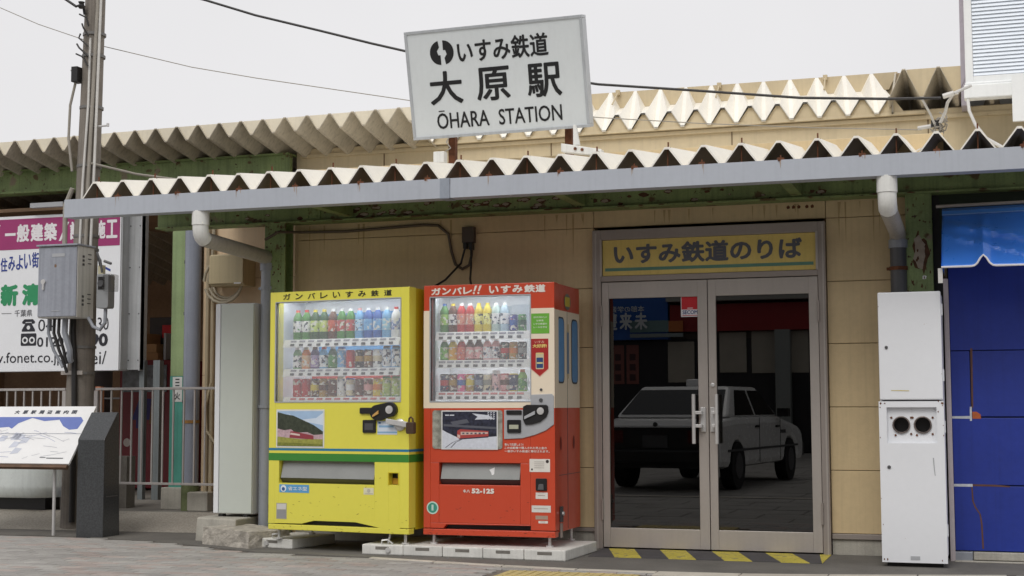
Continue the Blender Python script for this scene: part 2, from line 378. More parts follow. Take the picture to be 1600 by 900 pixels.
# dark screed apron between kerb and wall, and kerb stones
ap = [(x, y) for x, y in KX if -11.5 < x < 2] 
ap = [(-14,.4)] + ap + [(3,-.7),(3,.35),(-14,.9)]
tag(P('apron', B().prism(ap, 'z', -.1, .0), 'apron'), kind='structure')
kerb = bpy.data.objects.new('kerb', None); col.objects.link(kerb); kerb['kind'] = 'structure'; ROOT['kerb'] = Matrix()
xs = [-4.35+.55*i for i in range(0, 9)]
for i in range(len(xs)-1):
    a, b_ = xs[i]+.004, xs[i+1]-.004
    wdt = .06 if xs[i] < -2.4 else .2
    P('kerb_stone', B().prism([(a,kerb_y(a)-wdt),(b_,kerb_y(b_)-wdt),(b_,kerb_y(b_)+.01),(a,kerb_y(a)+.01)], 'z', -.05, .003), 'kerb', kerb, bev=.004)
# raised concrete on the left with an exposed-aggregate ramp
g = B().prism([(-.02,.16),(-.02,.165),(0.5,.12+.0),(.5,-.1),(-.02,-.1)], 'x', 0, 1) if False else B()
def ramp_y(x): return .12+(x+8.6)*.12 if x < -6 else .4
pts = [(-14,-.2),(-8.6,.15),(-6.2,.3)]
for (xa,ya),(xb,yb) in zip(pts, pts[1:]):
    g.hexa([(xa,ya,-.06),(xb,yb,-.06),(xb,yb+.75,-.06),(xa,ya+.75,-.06),(xa,ya,.002),(xb,yb,.002),(xb,yb+.72,.122),(xa,ya+.72,.122)])
tag(P('aggregate_ramp', g, 'aggr'), kind='structure')
g = B().prism([(-14,.53),(-8.6,.88),(-6.2,1.03),(-5.75,.95),(-5.75,8),(-14,8)], 'z', -.06, .118)
tag(P('concrete_floor', g, 'concd'), kind='structure')
# hazard stripes
hz = bpy.data.objects.new('hazard_stripes', None); col.objects.link(hz); hz['kind'] = 'structure'; ROOT['hazard_stripes'] = Matrix()
ya, yb = -.67, -.06
n = 0
x = -3.05
while x < -1.15:
    a, b_ = x, x+.2
    def cl(q): return max(-2.9, min(-1.165, q))
    pts = [(cl(a), yb), (cl(b_), yb), (cl(b_+.2), ya), (cl(a+.2), ya)]
    if pts[1][0]-pts[0][0] > .01 or pts[2][0]-pts[3][0] > .01:
        P('stripe', B().prism(pts, 'z', .0005, .004), 'hyel' if n % 2 == 1 else 'hblk', hz)
    x += .2; n += 1

# ================================================================== STATION BUILDING
sb = T('station_building', 'beige panelled station building with glass double doors under the folded metal canopy', 'building', (-3,0,0))
rows = [(.156,.615),(.619,1.083),(1.087,1.555),(1.559,2.021),(2.025,2.5),(2.504,3.1)]
for k, (a, b_) in enumerate(rows):
    P('wall_panel', B().box(-5.56, -2.97, 0, .05, a, b_), 'beige', sb, bev=.004)
    P('wall_panel', B().box(-1.162, -.30, 0, .05, a, b_), 'beige', sb, bev=.004)
P('wall_panel', B().box(-2.966, -1.166, 0, .05, 2.504, 3.1), 'beige', sb, bev=.004)
P('joint_backing', B().box(-5.56,-2.95,.03,.06,.1,3.1).box(-1.18,-.3,.03,.06,.1,3.1), 'joint', sb)
st_ = B(); rw_ = random.Random(17); wp_ = Plane((0,0,0))
for k in range(30):
    x = rw_.choice((rw_.uniform(-5.5,-3.05), rw_.uniform(-2.9,-1.2), rw_.uniform(-1.14,-.75))); l = rw_.uniform(.05,.35); w_ = rw_.uniform(.003,.012)
    z0 = 2.62; z1 = max(z0-l, 2.51) if -2.97 < x < -1.16 else z0-l
    shape(st_, wp_, [(x-w_,z0),(x+w_,z0),(x+w_*.5,(z0+z1)/2),(x,z1),(x-w_*.6,(z0+z1)/2)], .0004+.00003*k)
for x in (-1.40,-1.36,-1.30,-1.26,-1.44): shape(st_, wp_, [(x-.014,2.60),(x,2.612),(x+.013,2.60),(x+.009,2.585),(x-.01,2.583)], .0015, 1)
P('drip_stains', st_, [mat('drip_stain', lin(176,152,112), .7, var=.12, scale=12), 'rust'], sb, kind='stuff')
P('skirting', B().box(-5.56,-2.972,-.018,.03,.125,.153).box(-1.16,-.3,-.018,.03,.115,.153), 'alu', sb, bev=.002)
P('plinth', B().box(-5.56,-2.972,.0,.05,-.05,.125).box(-1.16,-.3,.0,.05,-.05,.115), 'conc', sb)
# dim room behind the glass
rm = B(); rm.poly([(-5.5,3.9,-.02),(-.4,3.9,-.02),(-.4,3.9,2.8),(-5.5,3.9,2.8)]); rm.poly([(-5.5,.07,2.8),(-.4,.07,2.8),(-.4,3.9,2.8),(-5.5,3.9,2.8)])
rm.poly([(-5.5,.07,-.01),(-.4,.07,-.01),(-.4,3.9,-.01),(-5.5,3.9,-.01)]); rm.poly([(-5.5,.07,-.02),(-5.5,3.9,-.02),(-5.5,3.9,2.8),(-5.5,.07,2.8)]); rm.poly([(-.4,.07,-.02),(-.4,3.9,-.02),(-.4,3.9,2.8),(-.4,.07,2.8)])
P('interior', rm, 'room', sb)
# door frame
fr = B().box(-2.967,-2.9,-.055,.06,0,2.475).box(-1.222,-1.166,-.055,.06,0,2.475).box(-2.9,-1.222,-.055,.06,2.395,2.475).box(-2.9,-1.222,-.05,.06,2.068,2.112)
P('door_frame', fr, 'alu', sb, bev=.004)
fr = B().box(-2.905,-2.889,-.062,-.05,2.11,2.4).box(-1.236,-1.219,-.062,-.05,2.11,2.4).box(-2.945,-2.933,-.06,-.05,0,2.45).box(-1.19,-1.178,-.06,-.05,0,2.45)
P('frame_bead', fr, 'alu_l', sb)
for k, (xa, xb, ga, gb) in enumerate(((-2.896,-2.064,-2.841,-2.139),(-2.058,-1.226,-1.998,-1.295))):
    d = B().box(xa,ga,-.045,.0,.012,2.062).box(gb,xb,-.045,.0,.012,2.062).box(ga,gb,-.043,-.002,1.935,2.062).box(ga,gb,-.043,-.002,.012,.16)
    door = P('door', d, 'alu_l', sb, bev=.003, label=('left' if k == 0 else 'right')+' glazed leaf of the aluminium double door')
    P('pane', B().box(ga-.01,gb+.01,-.026,-.018,.15,1.945), 'doorglass', door)
    hx = -2.165 if k == 0 else -1.99
    h = B().tube([(hx,-.115,.81),(hx,-.115,1.185)], .014, 10)
    mxp = gb+.035 if k == 0 else ga-.03
    h.box(mxp-.02, mxp+.02, -.06,-.045,.9,1.085)
    for z in (.945, 1.045): h.box(min(hx,mxp), max(hx,mxp), -.118,-.052, z-.012, z+.012)
    P('handle', h, 'steel', door, bev=.002)
    hinge = B()
    for z in (.3, 1.8): hinge.tube([(xa-.003 if k == 0 else xb+.003,-.06,z-.08),(xa-.003 if k == 0 else xb+.003,-.06,z+.08)], .009, 8)
    P('hinge', hinge, 'alu', door)
    if k == 1: P('lock', B().lathe((-2.028,-.045,1.255), [(.016,0,0),(.016,-.012,0),(.01,-.014,0)], 12, 'y'), 'steel', door)
    if k == 0:
        pl = Plane((-2.27,-.0265,1.78)); s = B()
        rect(s, pl, 0,0,.142,.158,.0006,0); rect(s, pl, .004,.056,.138,.154,.001,1); text(s, pl, 'SECOM', .012,.02,.13,.05,.0015,2,.08); rect(s, pl, .01,.008,.13,.013,.0015,1); rect(s,pl,.05,.064,.092,.069,.0015,0)
        P('sticker', s, [flat(232,232,236), flat(196,22,34), flat(40,60,130)], door)
# setback upper wall
P('upper_wall', B().box(-6.9, 3, 2.6, 2.7, 2.9, 3.80), 'beige_up', sb)
P('upper_wall_ledge', B().box(-6.85, 3, 2.565, 2.6, 3.70, 3.735).box(-6.85,3,2.58,2.6,3.735,3.79), 'beige_up', sb)
for xx in (-5.9,-4.1,-2.3,-.5): P('upper_wall_joint', B().box(xx-.004, xx+.004, 2.594, 2.6, 3.0, 3.7), 'joint', sb)
# left side wall of the building, set back behind the columns
for a, b_ in ((.3,1.4),(1.404,2.32),(2.324,2.9)): P('wall_panel', B().box(-7.2, -5.6, 1.25, 1.3, a, b_), 'pinkwall', sb, bev=.003)
P('return_wall', B().box(-5.6,-5.55,.02,1.3,0,2.9).box(-7.2,-7.15,1.3,7,.1,2.95), 'pinkwall', sb)
P('right_reveal', B().box(-.30,-.25,.0,2.6,0,2.74), 'facdark', sb)
# dark shop recess left
P('recess_wall', B().box(-14,-7.2,7,7.1,.1,3.9).box(-14,-13.9,.9,7,.1,3.9), 'shop', sb)  # second box: unseen end wall added to darken the recess
P('eave_beam', B().box(-14,-6.9,2.44,2.5,3.50,3.72).box(-14,-6.9,2.40,2.6,3.475,3.50).box(-14,-6.9,2.40,2.6,3.72,3.74), 'green', sb, label='green steel eave beam under the dark roof')
P('rear_ceiling', B().box(-14,-5.5,2.62,7,3.30,3.34), 'shop', sb)

# sign over the door
ts = T('door_sign', 'faded yellow sign over the glass doors with large blue-grey Japanese lettering', 'sign', (-2.05,-.03,2.11))
P('sign_panel', B().box(-2.887,-1.238,-.04,-.02,2.114,2.393), 'signy', ts)
pl = Plane((-2.887,-.04,2.114)); s = B(); rect(s, pl, .02,.035,1.632,.06,.001,0)
text(s, pl, 'いすみ鉄道のりば', .09,.085,1.55,.25,.002,1,.075)
P('lettering', s, [flat(92,138,122), flat(92,94,104)], ts)

# ================================================================== CANOPY
cp = T('canopy', 'folded cream metal canopy with grey gutter and peeling green beam over the station front', 'canopy', (-3.4,-1.2,2.6))
PITCHF = .258
def fold_prof(h, half, top, bot):
    return [(-half,0),(-half+bot,0),(-top,h),(top,h),(half-bot,0),(half,0)]
def fold_mesh(name, length, rise, h=.128, th=.010, m='roof', half=PITCHF/2, top=.014, bot=.014, under=None):
    pr = fold_prof(h, half, top, bot); b = B(); n = len(pr); vv = []
    for y, dz in ((0,0),(length,rise)):
        vv += [(x, y, z+dz) for x, z in pr]; vv += [(x, y, z+dz-th) for x, z in pr]
    top_, low_ = [], []
    for i in range(n-1):
        top_ += [(i,i+1,2*n+i+1,2*n+i), (i,n+i,n+i+1,i+1), (2*n+i,2*n+i+1,3*n+i+1,3*n+i)]; low_.append((n+i,3*n+i,3*n+i+1,n+i+1))
    top_ += [(0,2*n,3*n,n),(n-1,2*n-1,4*n-1,3*n-1)]
    b.add(vv, top_, 0)
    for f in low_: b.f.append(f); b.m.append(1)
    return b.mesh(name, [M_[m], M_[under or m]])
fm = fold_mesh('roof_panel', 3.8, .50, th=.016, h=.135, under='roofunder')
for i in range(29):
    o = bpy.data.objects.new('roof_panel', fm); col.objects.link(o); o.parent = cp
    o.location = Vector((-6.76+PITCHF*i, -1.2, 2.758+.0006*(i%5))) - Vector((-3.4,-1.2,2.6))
xj = -3.70
for xa, xb in ((-6.98, xj-.002), (xj+.002, 1.0)):
    gb = B().prism([(-1.275,2.605),(-1.15,2.605),(-1.15,2.72),(-1.156,2.72),(-1.156,2.611),(-1.269,2.611),(-1.269,2.742),(-1.258,2.742),(-1.258,2.748),(-1.275,2.748)], 'x', xa, xb)
    P('gutter', gb, 'gutter', cp)
P('gutter_end', B().box(-6.985,-6.98,-1.275,-1.15,2.605,2.745), 'gutter', cp)
P('gutter_joint', B().box(-3.778,-3.702,-1.279,-1.275,2.602,2.75).box(-3.778,-3.702,-1.279,-1.15,2.6,2.604), 'gutterj', cp)
bolt = B().box(-.022,.022,-.012,.012,-.012,.012).tube([(0,0,.0),(0,0,.03)], .005, 6); bme = bolt.mesh('bracket', [M_['rust']])
for i in range(14):
    o = bpy.data.objects.new('bracket', bme); col.objects.link(o); o.parent = cp
    o.location = Vector((-6.5+PITCHF*2*i+.02*((i*7)%3), -1.262, 2.752)) - Vector((-3.4,-1.2,2.6)); o.rotation_euler = (0,0,.3*((i*5)%3))
stud = B().tube([(0,0,-.01),(0,0,.035)], .006, 6).lathe((0,0,-.012), [(.018,0,0),(.018,.01,0)], 8); sme = stud.mesh('ridge_bolt', [M_['rust']])
for i in range(14):
    o = bpy.data.objects.new('ridge_bolt', sme); col.objects.link(o); o.parent = cp
    o.location = Vector((-6.76+PITCHF*2*i, -1.14, 2.758+.128+.018)) - Vector((-3.4,-1.2,2.6))
    d = bpy.data.objects.new('hanger_rod', bpy.data.meshes.get('hanger_rod') or B().tube([(0,0,0),(0,0,.135)], .005, 6).mesh('hanger_rod', [M_['rust']])); col.objects.link(d); d.parent = cp
    d.location = Vector((-6.76+PITCHF*2*i, -1.16, 2.745)) - Vector((-3.4,-1.2,2.6))
rrn = B(); gpl = Plane((0,-1.2752,0)); rg = random.Random(8)
for k in range(34):
    x = -6.5+PITCHF*2*(k%14)+.02*(((k%14)*7)%3)+rg.uniform(-.02,.02); l = rg.uniform(.015,.085); w_ = rg.uniform(.0015,.005)
    shape(rrn, gpl, [(x-w_,2.747),(x+w_,2.747),(x+w_*.6,2.747-l*.6),(x,2.747-l),(x-w_*.7,2.747-l*.5)], .0003+.00003*k)
P('rust_runs', rrn, mat('rust_run', lin(164,146,132), .7, var=.2, scale=30), cp, kind='stuff')
bm_ = B().box(-6.83,1.2,-.16,-.06,2.645,2.76)
bm_.box(-6.83,1.2,-.20,-.02,2.63,2.645).box(-6.83,1.2,-.20,-.02,2.76,2.775)
P('beam', bm_, 'green', cp, bev=.003)
pl_ = B(); rg = random.Random(12); bp_ = Plane((0,-.1605,0)); n = 0
def patch(b, pl, u, v, ru, rv, m, d, k=11):
    shape(b, pl, [(u+ru*math.cos(2*math.pi*i/k)*rg.uniform(.55,1.1), v+rv*math.sin(2*math.pi*i/k)*rg.uniform(.55,1.1)) for i in range(k)], d, m)
for k in range(70):
    x = rg.choice((rg.uniform(-6.7,-.3), rg.gauss(-4.6,.5), rg.gauss(-3.3,.35))); v = rg.uniform(2.66,2.745); r_ = rg.uniform(.006,.032)
    patch(pl_, bp_, x, v, r_*1.9, min(r_*.9, .018), 1, .0004+k*.00004)
    if rg.random() < .55: patch(pl_, bp_, x, v, r_*1.4, min(r_*.6, .013), 0, .0035+k*.00004)
for k in range(24):     # bottom flange edge
    x = rg.uniform(-6.7,.1); patch(pl_, Plane((0,-.2005,0)), x, 2.638, rg.uniform(.01,.06), .006, 1, .0004+k*.00003)
for xc, yp, zz, lo in ((-.482,-.1605,2.19,'big'),(-5.68,-.1905,2.2,'small')):
    pp_ = Plane((0,yp,0))
    if lo == 'big':
        patch(pl_, pp_, xc+.01, zz, .062, .17, 1, .0005, 16); patch(pl_, pp_, xc, zz+.02, .048, .14, 0, .0012, 16); patch(pl_, pp_, xc+.03, zz-.17, .02, .018, 2, .002, 10)
    for k in range(26): patch(pl_, pp_, xc+rg.uniform(-.08,.08), zz+rg.uniform(-.3,.42), rg.uniform(.003,.010), rg.uniform(.005,.02), 1, .0022+k*.00004, 7)
P('peeled_paint', pl_, [mat('bare_primer', lin(158,146,130), .8, var=.15, scale=25), mat('rust_flake', lin(86,58,40), .9, var=.3, scale=30), 'white'], cp, kind='stuff')
for x in (-5.35,-3.0,-1.33): 
    pb = B().box(x-.075,x+.075,-.172,-.16,2.648,2.757)
    for u in (-.04,.04):
        for z in (2.675,2.73): pb.lathe((x+u,-.172,z), [(.012,0,0),(.012,-.012,0)], 6, 'y')
    P('splice_plate', pb, 'green', cp)
for x in (-3.02,-5.0,-1.35):
    P('joist', B().box(x-.04,x+.04,-1.12,2.5,2.70,2.745) if False else B().box(x-.04,x+.04,-1.14,-.2,2.655,2.735), 'green', cp)
for xa, xb in ((-5.775,-5.585),(-.575,-.39)):
    y0 = -.13 if xa < -3 else -.1
    pc = B().box(xa,xb,y0-.06,y0-.045,0,2.63).box(xa,xb,y0+.075,y0+.09,0,2.63).box((xa+xb)/2-.006,(xa+xb)/2+.006,y0-.045,y0+.075,0,2.63)
    P('post', pc, 'green', cp)
    P('base_plate', B().box(xa-.03,xb+.03,y0-.09,y0+.12,0,.015), 'rust', cp)

# ================================================================== UPPER ROOFS
ul = T('platform_roof', 'folded cream metal roof rising towards the street at upper left behind the pole', 'roof', (-8,1.85,3.8))
ec1 = B().prism([(-.105,.138),(-.022,.006),(.022,.006),(.105,.138)], 'y', 0, .006).mesh('eave_closure', [M_['eavecap']])
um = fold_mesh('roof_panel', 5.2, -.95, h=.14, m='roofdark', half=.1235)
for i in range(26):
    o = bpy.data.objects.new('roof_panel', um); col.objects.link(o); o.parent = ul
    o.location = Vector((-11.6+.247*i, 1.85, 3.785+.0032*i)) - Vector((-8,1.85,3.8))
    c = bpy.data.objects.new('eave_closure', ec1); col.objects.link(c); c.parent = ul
    c.location = o.location + Vector((.1235, .015, 0))
ur = T('station_roof', 'folded cream metal roof with white valleys and beige closure plates right of the station sign', 'roof', (-3,2.5,3.75))
UP = .2585
# tapered folds: front valley creases rise to back peaks half a pitch out of step
hp = UP/2; sx_ = -.085
fan = [(-hp,0,.145),(-hp+.02,0,.145),(-.018,0,0),(.018,0,0),(hp-.02,0,.145),(hp,0,.145),
       (hp+sx_,.6,.335),(hp-.03+sx_,.6,.335),(.016+sx_,.6,.50),(-.016+sx_,.6,.50),(-hp+.03+sx_,.6,.335),(-hp+sx_,.6,.335)]
fb_ = B().add(fan, [(1,2,9,10),(0,1,10,11),(2,3,8,9),(3,4,7,8),(4,5,6,7)])
fb_.add([(x,y,z-.012) for x,y,z in fan], [(10,9,2,1),(11,10,1,0),(9,8,3,2),(8,7,4,3),(7,6,5,4)])
rm_ = fb_.mesh('roof_panel', [M_['roof']])
cl_ = B().prism([(-hp+.012,-.01),(-.018,.128),(.018,.128),(hp-.012,-.01)], 'y', 0, .006).mesh('front_closure', [M_['beige_up']])
bk_ = B().prism([(-hp+.012,.170),(-.032,.004),(.032,.004),(hp-.012,.170)], 'y', 0, .012).mesh('ridge_closure', [M_['beige_up']])
base = Vector((-3,2.5,3.75)); nfold = 19
for i in range(nfold):
    x = -5.60+UP*i
    for nm, me_, dx, y, z in (('roof_panel', rm_, 0, 2.5, 3.775), ('front_closure', cl_, hp, 2.53, 3.778), ('ridge_closure', bk_, hp+sx_, 3.10, 4.108)):
        o = bpy.data.objects.new(nm, me_); col.objects.link(o); o.parent = ur; o.location = Vector((x+dx, y, z)) - base
for i in range(5):
    x = -5.6+UP*4*i
    P('ridge_clip', B().box(x-.02,x+.02,3.05,3.09,4.24,4.29).tube([(x,3.06,4.26),(x+.02,2.75,4.08)], .008, 6), 'beige_up', ur)
P('roof_board', B().box(-5.86,-.52,2.52,2.60,3.745,3.775), 'beige_up', ur)
P('roof_backing', B().box(-5.8,-.55,3.13,3.16,4.0,4.272), 'beige_up', ur)
P('roof_deck', B().box(-5.8,3,3.16,7,4.0,4.03), 'beige_up', ur)
xr = -5.60+UP*nfold-.06
P('roof_cheek', B().prism([(2.52,3.76),(3.1,3.9),(3.1,4.27),(2.52,3.93)], 'x', xr-.066, xr-.05), 'roofdark', ur)
rm2 = fold_mesh('roof_panel', 1.4, -.2, h=.26, m='roofdark', half=.15)
ec2 = B().prism([(-.13,.255),(-.03,.01),(.03,.01),(.13,.255)], 'y', 0, .008).mesh('eave_closure', [M_['beige_up']])
for i in range(5):
    for nm, me_, dx in (('roof_panel', rm2, 0), ('eave_closure', ec2, .15)):
        o = bpy.data.objects.new(nm, me_); col.objects.link(o); o.parent = ur; o.location = Vector((xr+.06+.30*i+dx, 2.3+(.02 if dx else 0), 3.86)) - base

# ================================================================== STATION SIGN (tilted forward)
TILT, SROLL = R(13), R(.6)
so = Vector((-3.645,-.42,3.66))
sx = Vector((math.cos(SROLL), 0, math.sin(SROLL)))
sn = Vector((0,-math.cos(TILT),-math.sin(TILT)))
sz = sn.cross(sx).normalized()      # up along the face
spl = Plane(so, sx, sz)
SW, SH = 1.474, .862
ss = T('station_sign', 'white station name sign with black lettering tilted forward on rusty posts above canopy', 'sign', (-3.66,-.4,3.0))
def slab(b, pl, u0, v0, u1, v1, d0, d1, m=0):
    return b.hexa([pl.p(u0,v0,d0),pl.p(u1,v0,d0),pl.p(u1,v0,d1),pl.p(u0,v0,d1),pl.p(u0,v1,d0),pl.p(u1,v1,d0),pl.p(u1,v1,d1),pl.p(u0,v1,d1)], m)
P('board', slab(B(), spl, -SW/2+.01,-SH/2+.01,SW/2-.01,SH/2-.01,-.1,-.008), 'signw', ss)
fb = B(); slab(fb, spl,-SW/2,-SH/2,SW/2,-SH/2+.024,-.12,0); slab(fb, spl,-SW/2,SH/2-.024,SW/2,SH/2,-.12,0)
slab(fb, spl,-SW/2,-SH/2+.025,-SW/2+.024,SH/2-.025,-.12,0); slab(fb, spl,SW/2-.024,-SH/2+.025,SW/2,SH/2-.025,-.12,0)
P('frame', fb, 'frame', ss, bev=.003)
ink = flat(26,26,28)
s = B()
em = B(); D = -.006
# emblem: two facing half rings
cu, cv, rr = -.43, .243, .095
def ring_half(a0, a1, du, dv, n=14):
    o_ = []
    for k in range(n+1): t = R(a0+(a1-a0)*k/n); o_.append((cu+du+rr*math.cos(t), cv+dv+rr*math.sin(t)))
    for k in range(n, -1, -1): t = R(a0+(a1-a0)*k/n); o_.append((cu+du+.34*rr*math.cos(t), cv+dv+.46*rr*math.sin(t)))
    return o_
h1 = [(cu-.012+rr*.93*math.cos(R(t)), cv+rr*math.sin(R(t))) for t in range(100,271,10)] + [(cu-.012, cv-rr*.2),(cu-.03,cv-.2*rr),(cu-.04,cv+.15*rr),(cu-.02,cv+.45*rr)]
h2 = [(cu+.012+rr*.93*math.cos(R(t)), cv+rr*math.sin(R(t))) for t in range(-80,91,10)] + [(cu+.012, cv+rr*.2),(cu+.03,cv+.2*rr),(cu+.04,cv-.15*rr),(cu+.02,cv-.45*rr)]
shape(em, spl, h1, D); shape(em, spl, h2, D)
P('emblem', em, ink, ss)
text(s, spl, 'いすみ鉄道', -.30,.145,.45,.325,D,0,.05)
for ch, u, v in (('大',-.56,-.165),('原',-.165,-.165),('駅',.255,-.17)): text(s, spl, ch, u, v, u+.28, v+.262, D, 0, .042)
text(s, spl, 'OHARA', -.52,-.358,-.08,-.232,D,0,.04); text(s, spl, 'STATION', .0,-.36,.52,-.236,D,0,.04); rect(s, spl, -.50,-.220,-.45,-.212,D)
P('lettering', s, ink, ss)
for x in (-4.10,-3.12):
    P('post', B().box(x-.028,x+.028,-.185,-.125,2.80,3.42), 'rust', ss)
P('support_bracket', B().box(-4.16,-4.07,-.44,-.36,3.02,3.11).hexa([(-3.1,-.46,3.045),(-2.78,-.46,2.995),(-2.78,-.38,2.995),(-3.1,-.38,3.045),(-3.1,-.46,3.11),(-2.78,-.46,3.045),(-2.78,-.38,3.045),(-3.1,-.38,3.11)]).hexa([(-3.02,-.40,3.1),(-2.97,-.40,3.1),(-2.97,-.36,3.1),(-3.02,-.36,3.1),(-3.02,-.40,3.26),(-3.0,-.40,3.26),(-3.0,-.36,3.26),(-3.02,-.36,3.26)]), 'pvcw', ss, bev=.004)
P('bracket_bolt', B().lathe((-2.985,-.47,3.06), [(.012,0,0),(.012,.015,0)], 8, 'y').lathe((-2.93,-.47,3.05), [(.012,0,0),(.012,.015,0)], 8, 'y'), 'rust', ss)
P('sign_wire', B().tube([(-4.05,-.3,3.3),(-4.09,-.33,3.2),(-4.05,-.34,3.15),(-4.12,-.36,3.1)], .006, 6), 'cableg', ss)

# ================================================================== DRAINPIPES
def drain(label, x, yo, mpipe, ztop, g, dx=0.0):
    d = T('drainpipe', label, 'drainpipe', (x,-.15,0), 0, g)
    e = B(); r = .062
    e.tube([(x,yo,2.61),(x,yo,2.50)], r+.006, 14)
    pts = [(x,yo,2.52),(x,yo,2.47)] + [(x, yo+.075*(1-math.cos(R(a))), 2.47-.075*math.sin(R(a))) for a in (25,50,78)]
    e.tube(pts, r, 14)
    P('elbow', e, 'pvcw', d, smooth=True)
    y1, z1 = pts[-1][1], pts[-1][2]; xo = x; x = x+dx
    P('cross_pipe', B().tube([(xo,y1,z1),(x,-.19,ztop+.08),(x,-.155,ztop+.05),(x,-.15,ztop-.02)], r-.003, 14), mat('beige_grey_pvc', lin(176,170,162), .45, var=.06, grime=.2), d, smooth=True)
    P('collar', B().tube([(x,-.15,ztop+.03),(x,-.15,ztop-.03)], r+.007, 14), 'pvcg', d, smooth=True)
    P('downpipe', B().tube([(x,-.15,ztop),(x,-.15,.02)], r-.002, 14), mpipe, d, smooth=True)
    c = B()
    for z in (2.09, 1.1): c.tube([(x,-.15,z-.013),(x,-.15,z+.013)], r+.006, 14).box(x-.085,x-.055,-.16,-.13,z-.01,z+.01)
    P('clamp', c, 'rust' if x > -2 else 'pvcg', d)
    return d
drain('grey drainpipe with white elbow running behind the yellow machine', -5.787, -1.21, 'pvcg', 2.27, 'drainpipes from the canopy gutter', .025)
drain('dark grey drainpipe with white elbow above the tall white cabinet', -.632, -1.21, 'pvcd', 2.27, 'drainpipes from the canopy gutter')

# ================================================================== DRINKS
DR = {}
def label_mat(lab, body):
    lum = sum(lab)
    other = lin(60,60,80) if lum > 600 else lin(226,224,216)
    return mat('label_%d_%d_%d_%d_%d_%d' % (*lab, *body), lin(*lab), .35, var=.1, scale=20, spots=[(34, .54, other), (52, .60, lin(*body)), (70, .64, lin(200,60,60) if lab[0] < 180 else lin(60,110,170))])
def drink_mesh(kind, cap, body, label):
    k = (kind, cap, body, label)
    if k in DR: return DR[k]
    if kind == 'bottle':   # tall PET
        pr = [(.028,0,1),(.031,.01,1),(.031,.05,2),(.031,.125,1),(.029,.15,1),(.016,.178,1),(.0135,.184,0),(.0135,.2,0)]
    elif kind == 'small':
        pr = [(.027,0,1),(.029,.008,2),(.029,.035,2),(.028,.085,1),(.026,.10,1),(.015,.122,0),(.0145,.14,0)]
    elif kind == 'slim':
        pr = [(.024,0,1),(.026,.006,2),(.026,.07,2),(.026,.112,1),(.022,.122,0),(.022,.135,0)]
    else:                  # can
        pr = [(.024,0,0),(.0275,.006,2),(.0275,.04,1),(.0275,.075,2),(.0275,.106,0),(.0235,.114,0)]
    b = B().lathe((0,0,0), pr, 12); me = b.mesh('drink', [flat(*cap,.3), flat(*body,.25), label_mat(label, body)])
    me.polygons.foreach_set('use_smooth', [True]*len(me.polygons)); me.set_sharp_from_angle(angle=R(40))
    DR[k] = me; return me
ORD = ['first','second','third','fourth','fifth','sixth','seventh','eighth','ninth','tenth','eleventh','twelfth']
def stock(root_m, mach, shelf, z, y, u0, du, items, sc=1.0):
    for i, (kind, cap, body, lab, desc) in enumerate(items):
        me = drink_mesh(kind, cap, body, lab)
        nm = 'drink_can' if kind == 'can' else 'drink_bottle'
        o = bpy.data.objects.new(nm, me); col.objects.link(o)
        o.matrix_world = root_m @ Matrix.Translation((u0+du*i, y, z)) @ Matrix.Diagonal((sc*1.08,sc*1.08,sc,1)) @ Matrix.Rotation(i*1.3, 4, 'Z')
        tag(o, f'{desc}, {ORD[i]} from left on {shelf} shelf of {mach} machine', 'can' if kind == 'can' else 'bottle', f'drinks shown in the {mach} vending machine')
W=(236,236,238); RD=(196,40,44); GR=(70,140,60); DG=(40,90,50); LB=(120,180,226); BL=(50,100,180); BK=(30,30,34); BRN=(96,54,36); YL=(222,200,60); OR=(224,130,50); PK=(232,170,170); CR=(222,210,180); PU=(80,60,110); GO=(176,140,60); NV=(34,44,90)
y_top=[('bottle',RD,GR,W,'red capped tea bottle')]*2+[('bottle',YL,DG,(200,220,120),'yellow capped dark green bottle')]*2+[('bottle',W,BRN,(206,90,60),'white capped brown tea bottle')]+[('bottle',W,GR,(200,80,80),'white capped green bottle with red label')]*2+[('bottle',PK,LB,(200,224,240),'pink capped pale blue bottle')]+[('bottle',W,BL,LB,'white capped blue sports drink bottle')]*2+[('bottle',W,LB,(150,200,220),'white capped clear blue water bottle'),('bottle',RD,W,(110,130,180),'red capped white milk drink bottle')]
y_mid=[('small',W,(120,170,120),W,'white capped short clear bottle'),('small',CR,OR,(226,190,150),'cream capped orange tea bottle'),('small',BRN,PU,(170,150,190),'brown capped purple bottle'),('small',RD,LB,W,'red capped pale blue bottle'),('small',W,DG,GR,'white capped short green bottle'),('slim',BL,W,LB,'blue and white slim bottle'),('can',GR and RD,RD,RD,'plain red can'),('can',BK,GO,BK,'black can with gold band'),('can',BK,GO,BRN,'dark brown coffee can'),('can',W,CR,W,'white can'),('slim',BK,LB,W,'black capped pale blue bottle'),('slim',BK,LB,W,'black capped pale blue bottle')]
y_bot=[('can',RD,RD,RD,'red can')]*2+[('can',BK,YL,BRN,'dark can with yellow band'),('can',GO,BRN,GO,'gold and brown can'),('can',GO,BRN,BRN,'brown coffee can'),('slim',W,CR,W,'white slim bottle'),('can',BL,W,CR,'white and blue can'),('can',RD,BRN,BRN,'brown can with red rim'),('can',W,PK,BRN,'pink and brown can'),('can',OR,OR,YL,'orange soup can'),('slim',RD,GR,(180,200,110),'red capped slim green tea bottle'),('slim',RD,GR,(180,200,110),'red capped slim green tea bottle')]
